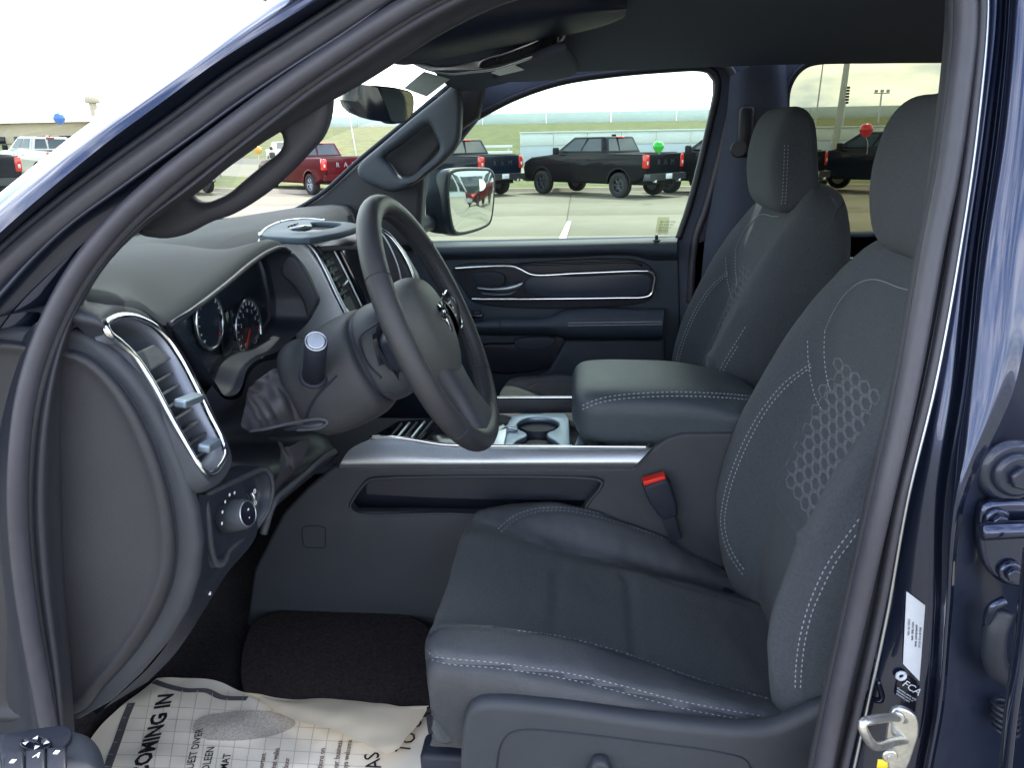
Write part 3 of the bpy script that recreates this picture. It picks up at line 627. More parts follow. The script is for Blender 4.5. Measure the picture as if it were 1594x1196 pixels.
# rear door edge and hinges at the right
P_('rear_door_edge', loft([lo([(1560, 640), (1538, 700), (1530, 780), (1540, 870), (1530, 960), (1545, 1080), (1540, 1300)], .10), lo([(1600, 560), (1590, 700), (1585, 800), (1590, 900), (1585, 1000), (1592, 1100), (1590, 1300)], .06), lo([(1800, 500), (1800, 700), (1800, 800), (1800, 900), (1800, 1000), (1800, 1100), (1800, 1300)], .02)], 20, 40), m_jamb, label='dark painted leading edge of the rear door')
def hinge(cx, cy, pts, lab):
    c = PY(cx, cy, .74)
    h = P_('door_hinge', plate([cr(S(.74, pts), 36, True)], .016, .005, 'Y', .73), m_paint, label=lab)
    return h
h1 = hinge(1560, 840, [(1524, 782), (1540, 776), (1600, 776), (1640, 800), (1640, 900), (1560, 905), (1530, 880), (1518, 840)], 'glossy painted hinge with two bolts')
for (x, y) in ((1549, 806), (1570, 888)):
    c = PY(x, y, .73); P_('hinge_bolt', joinm([cyl(c, c+Vector((0, -.007, 0)), .012, 24, bevel=.002), cyl(c+Vector((0, -.007, 0)), c+Vector((0, -.013, 0)), .0075, 6, bevel=.001)]), m_paint, h1)
P_('hinge_knuckle', cyl(PY(1525, 828, .715), PY(1640, 822, .715), .009, 20, bevel=.002), m_paint, h1)
c = PY(1578, 735, .74)
ch = P_('check_strap_mount', joinm([cyl(c+Vector((0, .01, 0)), c+Vector((0, -.004, 0)), .034, 36, bevel=.006), cyl(c, c+Vector((0, -.012, 0)), .023, 30, bevel=.004)]), m_jamb)
P_('bolt', cyl(c+Vector((0, -.012, 0)), c+Vector((0, -.02, 0)), .012, 6, bevel=.002), m_jamb, ch)
c = PY(1590, 1000, .73); P_('rubber_bumper', tube([PY(1560, 950, .73), PY(1548, 985, .725), PY(1552, 1040, .73), PY(1580, 1060, .74)], .012, 30, 10), m_dark)
for k in range(5): P_('boot_rib', ring(PY(1566, 1100+k*9, .74), (.1, .1, 1), .012, .0025, 24, 6), m_dark)
c = PY(1497, 805, .765); P_('bolt', cyl(c, c+Vector((0, -.014, 0)), .0045, 12, bevel=.001), m_zinc)
c = PY(1556, 943, .72); P_('lock_cylinder', tube([PY(1542, 990, .73), PY(1538, 965, .725), PY(1545, 945, .72), PY(1565, 935, .72)], .005, 24, 8), m_paint)
P_('rear_door_trim_strip', tube([PY(1604, 860, .66), PY(1592, 980, .66), PY(1574, 1110, .66), PY(1562, 1230, .66)], .0045, 30, 8, flat=2.2), m_paint)
# ---- interior pillar trim on the driver side with a grab handle
inn = [(122, 1260), (112, 1060), (100, 900), (96, 760), (98, 640), (110, 545), (132, 468), (172, 405), (232, 348), (305, 302), (380, 241), (440, 203), (500, 166), (568, 127), (630, 88), (700, 45), (800, 0), (1000, -40)]
sl_ = [(96, 1260), (80, 1060), (58, 900), (50, 760), (62, 640), (85, 545), (118, 478), (160, 412), (215, 350), (290, 288), (365, 227), (420, 180), (480, 130), (545, 85), (610, 40), (690, -5), (800, -50), (1000, -82)]
P_('pillar_trim', loft([lo(sl_, .014), lo([(a[0]*.7+b[0]*.3, a[1]*.7+b[1]*.3) for a, b in zip(sl_, inn)], .005), lo([(a[0]*.3+b[0]*.7, a[1]*.3+b[1]*.7) for a, b in zip(sl_, inn)], .03), lo(inn, .05), lo([(x-22, y-2) for x, y in inn], .12)], 30, 80), m_trim, label='dark interior trim of the windshield pillar')
gh = [(222, 362), (240, 368), (265, 370), (292, 364), (330, 345), (362, 334), (400, 312), (432, 288), (462, 260), (484, 236), (503, 215), (514, 190), (519, 160), (516, 140), (480, 150), (438, 175), (380, 215), (300, 275), (240, 330)]
hole = [(300, 303), (312, 312), (326, 314), (342, 309), (362, 299), (392, 274), (420, 251), (440, 235), (446, 222), (444, 210), (438, 203), (425, 209), (380, 239), (330, 278)]
P_('grab_handle', plate([cr(S(.905, gh), 70, True), cr(S(.905, hole), 50, True)], .034, .013, 'Y', .885, res=4), m_trim, label='grab handle moulded on the driver side windshield pillar')
# ---- windshield pane, header and headliner
wt = [PY(560, 132, 1.05), PY(600, 100, 1.2), PY(660, 92, 1.5), PY(705, 108, 1.8), PY(722, 112, 2.1)]
hd = [Vector((-.33, .9, 1.745)), Vector((-.36, 1.2, 1.765)), Vector((-.37, 1.5, 1.77)), Vector((-.36, 1.8, 1.768)), Vector((-.31, 2.14, 1.745))]
cw = [Vector((-1.18, .80, 1.385)), Vector((-1.34, 1.15, 1.395)), Vector((-1.38, 1.5, 1.40)), Vector((-1.34, 1.85, 1.395)), Vector((-1.18, 2.22, 1.385))]
P_('windshield', sheet([hd, [(a+b)/2+Vector((-.03, 0, .035)) for a, b in zip(hd, cw)], cw], 0, 14, 20), m_gclear, label='clear windshield')
def hl(x, dz=0): return [Vector((x, .87, 1.775+dz)), Vector((x, .98, 1.815+dz)), Vector((x, 1.2, 1.84+dz)), Vector((x, 1.5, 1.848+dz)), Vector((x, 1.8, 1.84+dz)), Vector((x, 2.04, 1.815+dz)), Vector((x, 2.16, 1.79+dz))]
P_('headliner', loft([[p+Vector((.0, 0, .004)) for p in hd[:1]]+hl(-.33, -.06)[1:6]+[hd[4]], hl(-.26, -.04), hl(-.1, -.01), hl(.3), hl(.9), hl(1.6, -.02), hl(2.0, -.08)], 50, 40), m_head, label='dark cloth headliner')
P_('roof_skin', loft([[p+Vector((-.03, 0, .03)) for p in cr(hd, 7)], [p+Vector((0, 0, .06)) for p in hl(.0)], [p+Vector((0, 0, .07)) for p in hl(.9)], [p+Vector((0, 0, .05)) for p in hl(2.0, -.05)]], 30, 30), m_paint)
P_('roof_side_rail', loft([[Vector((x, .80, 1.80+.02*(x > -.2))) for x in (-.45, 0, .6, 1.2, 2.0)], [Vector((x, .84, 1.87)) for x in (-.4, 0, .6, 1.2, 2.0)], [Vector((x, 1.0, 1.90)) for x in (-.4, 0, .6, 1.2, 2.0)]], 8, 10), m_paint)
P_('back_wall', loft([[Vector((2.0, .8, z)) for z in (.6, 1.2, 1.8)], [Vector((2.03, 1.5, z)) for z in (.6, 1.2, 1.8)], [Vector((2.0, 2.25, z)) for z in (.6, 1.2, 1.8)]], 8, 8), m_dark)
# overhead console: a rounded pod hanging from the header, with a slotted silver edged vent
def pod(x, w, d): return [Vector((x, 1.5-w, 1.845)), Vector((x, 1.5-w*.92, 1.83-d*.5)), Vector((x, 1.5-w*.7, 1.83-d)), Vector((x, 1.5, 1.825-d*1.1)), Vector((x, 1.5+w*.7, 1.83-d)), Vector((x, 1.5+w*.92, 1.83-d*.5)), Vector((x, 1.5+w, 1.845))]
oc = P_('overhead_console', loft([pod(-.37, .10, .03), pod(-.35, .15, .058), pod(-.25, .16, .05), pod(-.1, .15, .03), pod(.03, .12, .012), pod(.08, .06, .0)], 40, 40), mat('overhead_plastic', (0.01, 0.017, 0.04), .6, noise=.05), label='overhead console behind the rear view mirror')
vent_o = [(640, 97), (660, 108), (700, 117), (735, 114), (770, 110), (810, 98), (850, 81), (874, 66), (881, 54), (876, 46), (860, 52), (820, 68), (780, 84), (735, 95), (690, 103), (655, 97)]
OY = 1.62
P_('console_edge_vent', plate([cr(S(OY, vent_o), 80, True), cr(S(OY, [(748, 104), (775, 101), (815, 89), (848, 75), (868, 60), (862, 57), (830, 70), (790, 85), (752, 97)]), 50, True)], .012, .003, 'Y', OY-.014), m_satin, oc, 'satin metal slotted edge of the overhead console')
P_('slot', plate([cr(S(OY, [(744, 107), (775, 103), (815, 91), (850, 76), (872, 58), (862, 54), (830, 68), (790, 83), (748, 95)]), 50, True)], .006, .001, 'Y', OY+.002), m_black, oc)
for k in range(3):
    a = .2+.28*k; x = 748+a*120; P_('slot_bar', tube([PY(x, 106-a*45, OY-.004), PY(x+6, 92-a*42, OY-.004)], .0025, 4, 6), m_dark, oc)
P_('console_lens', plate([cr(S(1.56, [(800, 36), (815, 30), (836, 26), (838, 30), (820, 36), (803, 40)]), 24, True)], .006, .002, 'Y', 1.55), m_gloss, oc)
sv = P_('sun_visor', plate([cr([PZ(x, y, 1.775) for x, y in [(775, 122), (790, 108), (815, 92), (878, 72), (889, 82), (900, 108), (880, 117), (830, 123)]], 40, True)], .016, .007, 'Z', 1.768), m_head, label='passenger sun visor folded up')
P_('visor_label', plate([[PZ(x, y, 1.766) for x, y in [(765, 113), (796, 98), (816, 108), (778, 117)]]], .0015, .0005, 'Z', 1.765), MATS['white_label'], sv)
P_('tint_sticker', plate([[PY(x, y, 1.62) for x, y in [(632, 138), (663, 112), (703, 124), (667, 151)]]], .002, .0005, 'Y', 1.60), mat('grey_film', (0.22, 0.26, 0.25), .5, noise=.05), label='grey rectangular film patch at the top of the windshield')
# ---- rear view mirror
def PP(px, py, c, n):
    d = ray(px, py); return CAM+d*((c-CAM).dot(n)/d.dot(n))
mc = PY(595, 160, 1.43); mn = Vector((.925, -.368, -.09)).normalized()
def mirror(c, n, pts, back, mname, extra, mglass, par=None, nn=60, rim=.006, rimm=None, bulge=.0):
    g = cr([PP(x, y, c, n) for x, y in pts], nn, True); cen = sum(g, Vector())/len(g)
    sh = lambda s, d: [cen+(p-cen)*s-n*d for p in g]
    rows = [sh(1+rim, -.004), sh(1.09, -.003), sh(1.12, .006), sh(1.10, back*.45), sh(.92, back*.8), sh(.55, back), sh(.05, back*1.05)]
    rows = [sh(.99, .001)]+[rows[0]]+rows[1:]
    body = P_(mname, loft(rows, 30, nn, cv=True, capv=True), rimm or m_dark, par, extra)
    me = loft([sh(s, -.0045-bulge*(1-s*s)) for s in (1, .93, .8, .6, .4, .2, .02)], 24, nn, cv=True)
    P_('mirror_glass', me, mglass, body)
    return body
mb = mirror(mc, mn, [(588, 138), (600, 137), (625, 141), (637, 146), (640, 156), (638, 176), (630, 186), (618, 189), (607, 188), (598, 165)], .035, 'rear_view_mirror', 'rear view mirror hanging below the windshield top', m_mirror)
P_('mirror_housing', loft([S(1.40, [(607, 188), (600, 165), (588, 137)]), S(1.40, [(596, 189), (585, 162), (575, 133)]), S(1.40, [(570, 185), (556, 158), (556, 131)]), S(1.41, [(545, 176), (536, 155), (540, 134)]), S(1.45, [(532, 165), (528, 152), (532, 140)])], 30, 20), m_gloss, mb)
P_('mirror_stalk', tube([mc-mn*.03, mc+Vector((-.06, .03, .03)), mc+Vector((-.09, .05, .075))], .014, 20, 10), m_dark, mb)
# ---- passenger side wall with both window openings
PW = 2.24
h1_ = [(655, 378), (658, 330), (662, 272), (690, 250), (714, 222), (745, 183), (800, 155), (870, 131), (950, 118), (1040, 110), (1088, 108), (1104, 112), (1113, 124), (1113, 145), (1104, 190), (1085, 270), (1070, 325), (1056, 370)]
h2_ = [(1228, 200), (1226, 165), (1229, 138), (1240, 117), (1255, 104), (1276, 98), (1360, 96), (1468, 95), (1560, 95), (1600, 110), (1600, 352), (1500, 358), (1340, 363), (1250, 363), (1236, 300)]
out_ = [(300, 345), (430, 337), (497, 303), (560, 247), (640, 181), (716, 117), (760, 100), (1000, 60), (1700, 40), (1700, 900), (300, 1000)]
def fill(pts): return [PY(x, y, PW) for x, y in pts]
P_('side_wall', plate([fill(out_), fill(h1_), fill(h2_)], .05, .01, 'Y', PW, res=3), m_head, label='dark trim around the passenger side windows')
P_('window_seal', tube(fill([(1056, 372), (1072, 325), (1087, 270), (1106, 190), (1116, 145), (1116, 122), (1106, 109), (1088, 105), (1040, 107), (950, 115), (870, 128), (800, 152), (742, 182)]), .010, 120, 8), m_dark)
P_('window_seal', tube([p+Vector((.028, -.01, 0)) for p in fill([(1058, 470), (1066, 372), (1082, 325), (1097, 270), (1116, 190), (1126, 145), (1124, 118), (1108, 100), (1080, 95)])], .011, 80, 8), m_rub)
P_('window_seal', tube(fill([(1238, 320), (1228, 200), (1224, 165), (1227, 137), (1238, 115), (1254, 101), (1276, 95), (1360, 93), (1468, 92), (1600, 92)]), .009, 80, 8), m_dark)
P_('pillar_cover', loft([[p+Vector((0, -.02, 0)) for p in fill([(1080, 560), (1088, 460), (1095, 378), (1108, 300), (1128, 190), (1134, 120)])], [p+Vector((0, -.05, 0)) for p in fill([(1100, 560), (1115, 460), (1125, 378), (1140, 300), (1150, 190), (1152, 110)])], [p+Vector((0, -.05, 0)) for p in fill([(1180, 560), (1190, 460), (1195, 378), (1205, 300), (1205, 190), (1200, 90)])], [p+Vector((0, -.01, 0)) for p in fill([(1220, 560), (1222, 460), (1224, 378), (1226, 300), (1226, 190), (1222, 100)])]], 20, 40), m_head)
P_('belt_anchor', joinm([cyl(PY(1150, 232, PW-.05), PY(1150, 232, PW-.09), .022, 20, bevel=.004), box(PY(1160, 205, PW-.06), (.04, .03, .13), .012)]), m_dark)
P_('window_glass', plate([fill([(645, 380), (650, 250), (745, 178), (870, 126), (1095, 104), (1118, 112), (1117, 150), (1060, 374)])], .005, .001, 'Y', PW+.06), m_gclear, label='clear front passenger window')
P_('rear_window_glass', plate([fill([(1220, 366), (1220, 100), (1250, 90), (1610, 90), (1610, 366)])], .005, .001, 'Y', PW+.06), m_gtint, label='tinted rear side window')
gd = P_('inspection_decal', plate([fill([(1027, 341), (1046, 341), (1043, 366), (1023, 366)])], .001, .0003, 'Y', PW+.056), glassmat('decal_film', (0.82, 0.84, 0.74), .0), label='small clear information decal in the lower window corner')
for k in range(5): P_('print', text('E85 FLEX FUEL'[:12-k], .0075, PY(1027-k*.8, 347+k*4.4, PW+.054), (1, 0, 0), (0, 0, 1), .0003), m_text, gd)
# passenger pillar trim and its handle
pp = [(330, 345), (430, 339), (497, 305), (560, 249), (640, 183), (718, 119), (760, 112), (745, 183), (700, 215), (660, 262), (652, 385), (400, 400)]
P_('pillar_trim', plate([[PY(x, y, 2.17) for x, y in pp]], .05, .018, 'Y', 2.17, res=3), m_trim)
P_('mirror_sail', plate([[PY(x, y, 2.235) for x, y in [(560, 400), (590, 300), (660, 250), (664, 262), (659, 385)]]], .03, .01, 'Y', 2.2), m_dark)
P_('pillar_edge_seal', tube([PY(x, y, 2.165) for x, y in [(340, 343), (430, 338), (497, 304), (560, 248), (640, 182), (717, 118)]], .006, 60, 8), m_black)
gh2 = [(556, 262), (562, 279), (585, 291), (612, 299), (636, 291), (664, 273), (700, 243), (714, 222), (718, 195), (718, 150), (712, 128), (690, 145), (640, 185), (590, 228)]
P_('grab_handle', plate([cr(S(2.11, gh2), 70, True), cr(S(2.11, [(597, 246), (608, 258), (624, 274), (640, 274), (660, 258), (680, 240), (684, 228), (676, 208), (667, 194), (650, 204), (622, 226)]), 50, True)], .05, .016, 'Y', 2.10, res=4), mat('handle_plastic', (0.0442, 0.0546, 0.0728), .5, noise=.05, bump=.2, bscale=900), label='grab handle on the far windshield pillar')
# ---- outside mirror on the passenger door
mc = PY(735, 315, 2.56); mn = Vector((1.04, -.70, .035)).normalized()
mm = mirror(mc, mn, [(700, 274), (705, 269), (750, 266), (762, 268), (766, 276), (764, 330), (760, 345), (750, 352), (716, 361), (708, 359), (703, 345), (698, 300)], .11, 'door_mirror', 'black door mirror outside the passenger window', m_mirror, rimm=mat('mirror_shell', (0.03, 0.035, 0.045), .35, noise=.05), bulge=.0034)
P_('blind_spot_mirror', cyl(PP(747, 288, mc+mn*.0060, mn), PP(747, 288, mc+mn*.0080, mn), .019, 28), mat('blind_spot_glass', (0.75, 0.8, 0.76), .02, metal=1, noise=.02), mm)
P_('mirror_shell_side', loft([S(2.50, [(664, 275), (668, 268), (690, 264), (702, 264)]), S(2.47, [(663, 310), (666, 308), (685, 306), (697, 305)]), S(2.48, [(662, 352), (668, 360), (690, 364), (706, 362)])], 20, 20), MATS['mirror_shell'], mm)
P_('mirror_arm', tube([PY(672, 345, 2.50), PY(655, 350, 2.40), PY(640, 352, 2.30)], .028, 14, 10), m_dark, mm)
# ================================================================ PASSENGER DOOR PANEL
DY = 2.2
def pl(name, px, Y, d, m, bev=.006, par=None, lab=None, holes=(), sm=0, res=3):
    f = (lambda q: cr(S(Y, q), sm, True)) if sm else (lambda q: S(Y, q))
    return P_(name, plate([f(px)]+[f(h) for h in holes], d, bev, 'Y', Y, res=res), m, par, lab)
dp = pl('door_panel', [(560, 383), (1056, 372), (1060, 560), (1062, 760), (560, 900)], DY+.03, .04, m_dashlt, lab='dark passenger door panel with bright trim')
P_('sill_cap', loft([S(DY+.045, [(640, 378), (850, 374), (1056, 369)]), S(DY-.01, [(640, 385), (850, 381), (1054, 376)]), S(DY-.015, [(650, 396), (850, 392), (960, 390), (1054, 394)]), S(DY+.02, [(660, 405), (860, 401), (985, 398), (1010, 405), (1054, 405)])], 24, 40), m_dashlt, dp)
P_('lock_pin', joinm([cyl(PY(1022, 376, DY+.0), PY(1022, 366, DY+.0), .0045, 14, bevel=.001), cyl(PY(1022, 376, DY), PY(1022, 373, DY), .011, 16, bevel=.001)]), m_black, dp)
ins = [(704, 422), (716, 412), (798, 411), (830, 408), (995, 406), (1015, 418), (1021, 430), (1018, 458), (1008, 470), (735, 470), (722, 452)]
pl('recess', ins, DY+.02, .012, m_dark, .004, dp, sm=60)
P_('bright_strip', tube(S(DY+.008, [(707, 418.5), (740, 416), (798, 414.5), (812, 420), (828, 427.5), (900, 425.5), (1000, 422), (1013, 423), (1019, 430), (1017, 446), (1014, 458), (1004, 462.5), (960, 464), (850, 465.5), (733, 466)]), .0048, 160, 8, flat=.8), m_chrome, dp)
P_('inset_panel', plate([cr(S(DY+.012, [(826, 432), (900, 430), (1005, 427), (1013, 432), (1011, 454), (1002, 459), (840, 461), (815, 452)]), 50, True)], .008, .003, 'Y', DY+.012), mat('inset_dark', (0.03, 0.04, 0.068), .4, noise=.05), dp)
P_('gloss_strip', tube(S(DY+.01, [(803, 412), (880, 410.5), (990, 409.5), (1000, 414)]), .003, 40, 6), m_gloss, dp)
pl('handle_pocket', [(737, 427), (775, 424), (786, 430), (783, 444), (745, 446)], DY+.012, .01, m_black, .003, dp, sm=30)
P_('door_handle', loft([S(DY-.005, [(742, 446), (770, 447), (795, 443), (812, 439)]), S(DY-.018, [(743, 448), (770, 450), (796, 447), (814, 440)]), S(DY-.012, [(748, 454), (770, 456), (795, 455), (804, 452)]), S(DY+.005, [(752, 459), (770, 460), (795, 459), (802, 455)])], 20, 20), m_satin, dp, 'satin metal inside release handle')
P_('switch_bank', box(PY(738, 491, DY-.05), (.055, .03, .012), .003), m_gloss, dp)
for k in range(2): P_('window_switch', box(PY(731+k*12, 490, DY-.05)+Vector((0, 0, .006)), (.018, .02, .008), .002), m_dark, dp)
def arm(Y, zt, th): return None
P_('armrest', loft([S(DY+.03, [(700, 498), (780, 497), (850, 495), (880, 482), (1036, 480)]), S(DY-.05, [(715, 500), (780, 499), (850, 497), (885, 488), (1034, 486)]), S(DY-.07, [(720, 507), (780, 507), (850, 506), (885, 506), (1032, 505)]), S(DY-.055, [(725, 516), (780, 517), (850, 517), (885, 522), (1030, 524)]), S(DY+.03, [(735, 522), (780, 523), (850, 523), (885, 528), (1028, 530)])], 30, 60), m_dashlt, dp, 'padded door armrest')
for y in (503, 507): P_('seam', tube(S(DY-.072, [(884, y), (960, y-1), (1032, y-2)]), .0015, 30, 5), m_stitch, dp)
P_('seam', tube(S(DY-.0735, [(780, 498), (778, 507), (782, 517)]), .0015, 16, 5), m_black, dp)
pl('map_pocket', [(745, 540), (795, 535), (880, 526), (872, 560), (850, 575), (760, 578)], DY+.015, .02, m_dark, .008, dp, sm=40)
pl('speaker_surround', [(800, 530), (866, 528), (856, 540), (830, 545), (805, 542)], DY+.008, .01, m_dashlt, .004, dp, sm=30)
pl('lower_panel', [(880, 530), (1035, 528), (1040, 700), (780, 700), (810, 600), (855, 575)], DY-.0, .03, m_dashlt, .012, dp)
# rear door sill + strip seen between the seats
rp_ = pl('rear_door_panel', [(1070, 375), (1130, 364), (1700, 362), (1700, 800), (1070, 800)], DY+.04, .03, m_dashlt, .01, lab='dark rear passenger door panel')
P_('bright_strip', tube(S(DY+.025, [(1240, 404), (1330, 402.5), (1500, 400)]), .004, 20, 6), m_chrome, rp_)
P_('bright_strip', tube(S(DY+.02, [(1175, 583), (1205, 584), (1260, 585)]), .0035, 20, 6), m_chrome, rp_)
# ================================================================ FLOOR
fl = P_('floor_tub', joinm([box((.1, 1.5, .60), (2.6, 1.5, .06)), box((-1.12, 1.5, 1.0), (.06, 1.5, .85)), box((.1, 2.27, .8), (2.6, .04, .4))]), m_dark, label='dark cab floor and bulkhead')
cps = []
for y in np.linspace(.80, 2.2, 24): cps.append([Vector((x, y, .655+.012*math.sin(x*9+y*4)+.008*math.sin(y*17)+max(0, (-x-.80))*.9+max(0, (-x-1.0))*1.5)) for x in np.linspace(-1.1, .4, 24)])
P_('carpet', loft(cps, 60, 60), m_carpet, fl, 'dark cut pile carpet')
mt = [PZ(x, y, .67) for x, y in [(388, 985), (410, 965), (455, 952), (520, 948), (580, 955), (660, 975), (700, 1110), (400, 1110)]]
P_('floor_mat', plate([cr(mt, 50, True)], .012, .005, 'Z', .668), mat('mat_pile', (0.055, 0.048, 0.05), 1, spec=.05, noise=.3, nscale=200, bump=1, bscale=900, bdist=.004), fl)
P_('door_sill', loft([[Vector((x, .70, .60)) for x in (-.8, 0, .6)], [Vector((x, .72, .665)) for x in (-.8, 0, .6)], [Vector((x, .82, .67)) for x in (-.8, 0, .6)], [Vector((x, .86, .62)) for x in (-.8, 0, .6)]], 12, 20), m_dark)
P_('cowl_side_blocker', box((-1.2, 2.28, 1.0), (.9, .04, .80), .01), m_dark); P_('cowl_side_blocker', box((-1.25, .85, .98), (.9, .06, .80), .01), m_dark)  # unseen boxes closing the cowl sides, added to block a sun leak
P_('hood', loft([[Vector((x, y, z)) for y, z in ((.62, 1.24), (.75, 1.31), (1.1, 1.36), (1.5, 1.37), (1.9, 1.36), (2.25, 1.31), (2.38, 1.24))] for x in (-1.42, -1.9, -2.5)]+[[Vector((-2.75, y, z-.1)) for y, z in ((.66, 1.2), (.78, 1.27), (1.1, 1.3), (1.5, 1.31), (1.9, 1.3), (2.22, 1.27), (2.34, 1.2))]], 20, 30), m_paint)
P_('body_side', box((-.1, .72, .42), (2.4, .06, .36), .02), m_paint)
# ================================================================ CENTRE CONSOLE
CY = 1.36
side = [(380, 1000), (395, 888), (440, 800), (478, 760), (520, 726), (545, 726), (985, 728), (1000, 712), (1020, 695), (1040, 682), (1062, 675), (1145, 674), (1330, 678), (1330, 1000)]
pk = [(545, 790), (560, 763), (574, 748), (590, 745), (925, 746), (937, 750), (936, 757), (918, 780), (898, 804), (700, 800), (552, 798)]
cn = pl('centre_console', side, CY, .03, m_dash, .008, None, 'dark centre console beside the driver seat', holes=[pk])
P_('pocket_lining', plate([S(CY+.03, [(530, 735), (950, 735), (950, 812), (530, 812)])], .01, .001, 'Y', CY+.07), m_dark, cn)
P_('pocket_rim', tube([p+Vector((0, -.001, 0)) for p in S(CY, pk)], .0032, 120, 6, True), m_dash, cn)
P_('access_cover', tube([p for p in S(CY-.0005, [(472, 822), (505, 822), (506, 838), (506, 852), (490, 853), (474, 851), (471, 838)])], .0012, 50, 5, True), m_black, cn)
P_('bright_side_trim', loft([S(CY+.006, [(575, 684), (600, 682), (640, 686), (700, 694), (850, 697), (1016, 697)]), S(CY-.006, [(545, 700), (600, 695), (640, 696), (700, 700), (850, 701), (1013, 700)]), S(CY-.022, [(530, 722), (600, 722), (640, 722), (700, 722), (850, 722), (992, 722)]), S(CY-.004, [(528, 729), (600, 729), (700, 729), (850, 729), (986, 729)])], 24, 60), mat('brushed_silver', (0.55, 0.58, 0.62), .42, metal=.85, noise=.04, nscale=200), cn, 'wide satin silver trim along the console side')
P_('bright_edge', tube(S(CY+.004, [(575, 681), (600, 680), (640, 684), (690, 692), (760, 694), (850, 695), (1010, 696)]), .003, 80, 6), m_chrome, cn)
P_('console_wall', loft([S(CY+.012, [(560, 690), (700, 696), (1000, 698)]), [Vector((p.x, CY+.03, p.z-.005)) for p in S(CY+.012, [(560, 690), (700, 696), (1000, 698)])], [Vector((p.x, CY+.032, p.z-.12)) for p in S(CY+.012, [(560, 690), (700, 696), (1000, 698)])]], 8, 20), m_dark, cn)
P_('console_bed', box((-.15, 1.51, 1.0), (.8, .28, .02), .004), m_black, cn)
ZT = 1.052
cup = [(778, 692), (786, 664), (796, 648), (815, 644), (880, 643), (887, 652), (890, 700), (778, 700)]
h_ = [(805, 664), (809, 656), (822, 651), (838, 650), (854, 651), (867, 656), (869, 663), (862, 669), (852, 673), (852, 679), (862, 685), (869, 693), (800, 695), (806, 686), (819, 680), (820, 674), (810, 669)]
P_('cup_holder', plate([[PZ(x, y, ZT) for x, y in cup], cr([PZ(x, y, ZT) for x, y in h_], 60, True)], .012, .004, 'Z', ZT-.012), m_silver, cn, 'silver framed twin cup holder')
for cx_, cy_ in ((838, 662), (836, 697)): P_('cup_well', cyl(PZ(cx_, cy_, ZT-.012), PZ(cx_, cy_, ZT-.012)-Vector((0, 0, .05)), .040, 28, .034), m_black, cn)
P_('shifter_lever', tube([PZ(776, 690, ZT), PZ(778, 672, ZT+.004), PZ(790, 666, ZT+.006), PZ(806, 668, ZT+.004)], .004, 30, 8), m_satin, cn)
P_('bin_lid', plate([[PZ(x, y, ZT) for x, y in [(768, 698), (770, 672), (784, 664), (790, 672), (786, 698)]]], .012, .003, 'Z', ZT-.005), m_satin, cn)
P_('tray_wall', plate([S(1.63, [(690, 622), (905, 621), (912, 643), (690, 646)])], .02, .004, 'Y', 1.63), m_dash, cn)
P_('bright_edge', tube(S(1.628, [(690, 620), (770, 619.5), (905, 619)]), .0028, 30, 6), m_chrome, cn)
P_('tray_pad', plate([[PZ(x, y, ZT-.01) for x, y in [(560, 690), (620, 655), (770, 645), (770, 700), (640, 694)]]], .01, .003, 'Z', ZT-.02), m_gloss, cn)
for k in range(5): P_('selector_rib', tube([PZ(600+k*12, 690-k, ZT), PZ(625+k*12, 660-k, ZT)], .003, 6, 6), m_satin if k % 2 else m_dark, cn)
for (x, y) in ((894, 690), (915, 690)): P_('edge_clip', plate([[PZ(a, b, ZT) for a, b in [(x, y+4), (x+8, y-14), (x+16, y+4)]]], .004, .001, 'Z', ZT-.003), m_silver, cn)
# armrest: lofted closed sections
def asec(x, s=1.0, dz=0):
    y0, y1 = 1.365, 1.64; zb = 1.062+.10*max(0, (.06-x))*0; zt = 1.172-.5*max(0, x-.17)**1.5+dz; c = (y0+y1)/2; h = (zt-zb)*.5; m_ = (zt+zb)/2; w = (y1-y0)/2
    pr = [(-.86, -1), (-.96, -.75), (-1.0, -.1), (-1.01, .28), (-.985, .50), (-.93, .68), (-.78, .86), (-.5, .97), (0, 1), (.5, .97), (.8, .86), (.95, .62), (1, .2), (.98, -.7), (.86, -1), (0, -1.02)]
    return [Vector((x, c+a*w*s, m_+b*h*s)) for a, b in pr]
ar_rows = [asec(-.008, .55), asec(.0, .80), asec(.012, .92), asec(.04, .985), asec(.12), asec(.22), asec(.32, .98), asec(.36, .9), asec(.37, .6)]
for r_ in ar_rows[:4]:
    for p in r_: p.x += max(0, (1.10-p.z))*.22
arm_ = P_('armrest_lid', loft(ar_rows, 60, 80, cv=True, capv=True), mat('armrest_vinyl', (0.05247, 0.06772, 0.08424), .36, noise=.05, nscale=60, bump=.4, bscale=520, kind='voronoi'), None, 'padded blue grey armrest lid with a double stitched edge')
BA = bvh([arm_])
for dy, sub in ((0, 0), (6, 0)):
    pn = onto(BA, [(906, 632+dy), (930, 622+dy), (960, 616+dy), (1010, 612+dy), (1060, 611+dy), (1120, 613+dy), (1180, 618+dy)], 120)
    P_('stitching', dashes(pn, .0011, .006, .003), m_stitch, arm_, kind='stuff')
P_('armrest_base', plate([S(1.385, [(930, 690), (1190, 672), (1200, 720), (960, 700)])], .24, .01, 'Y', 1.385), m_dark, arm_)
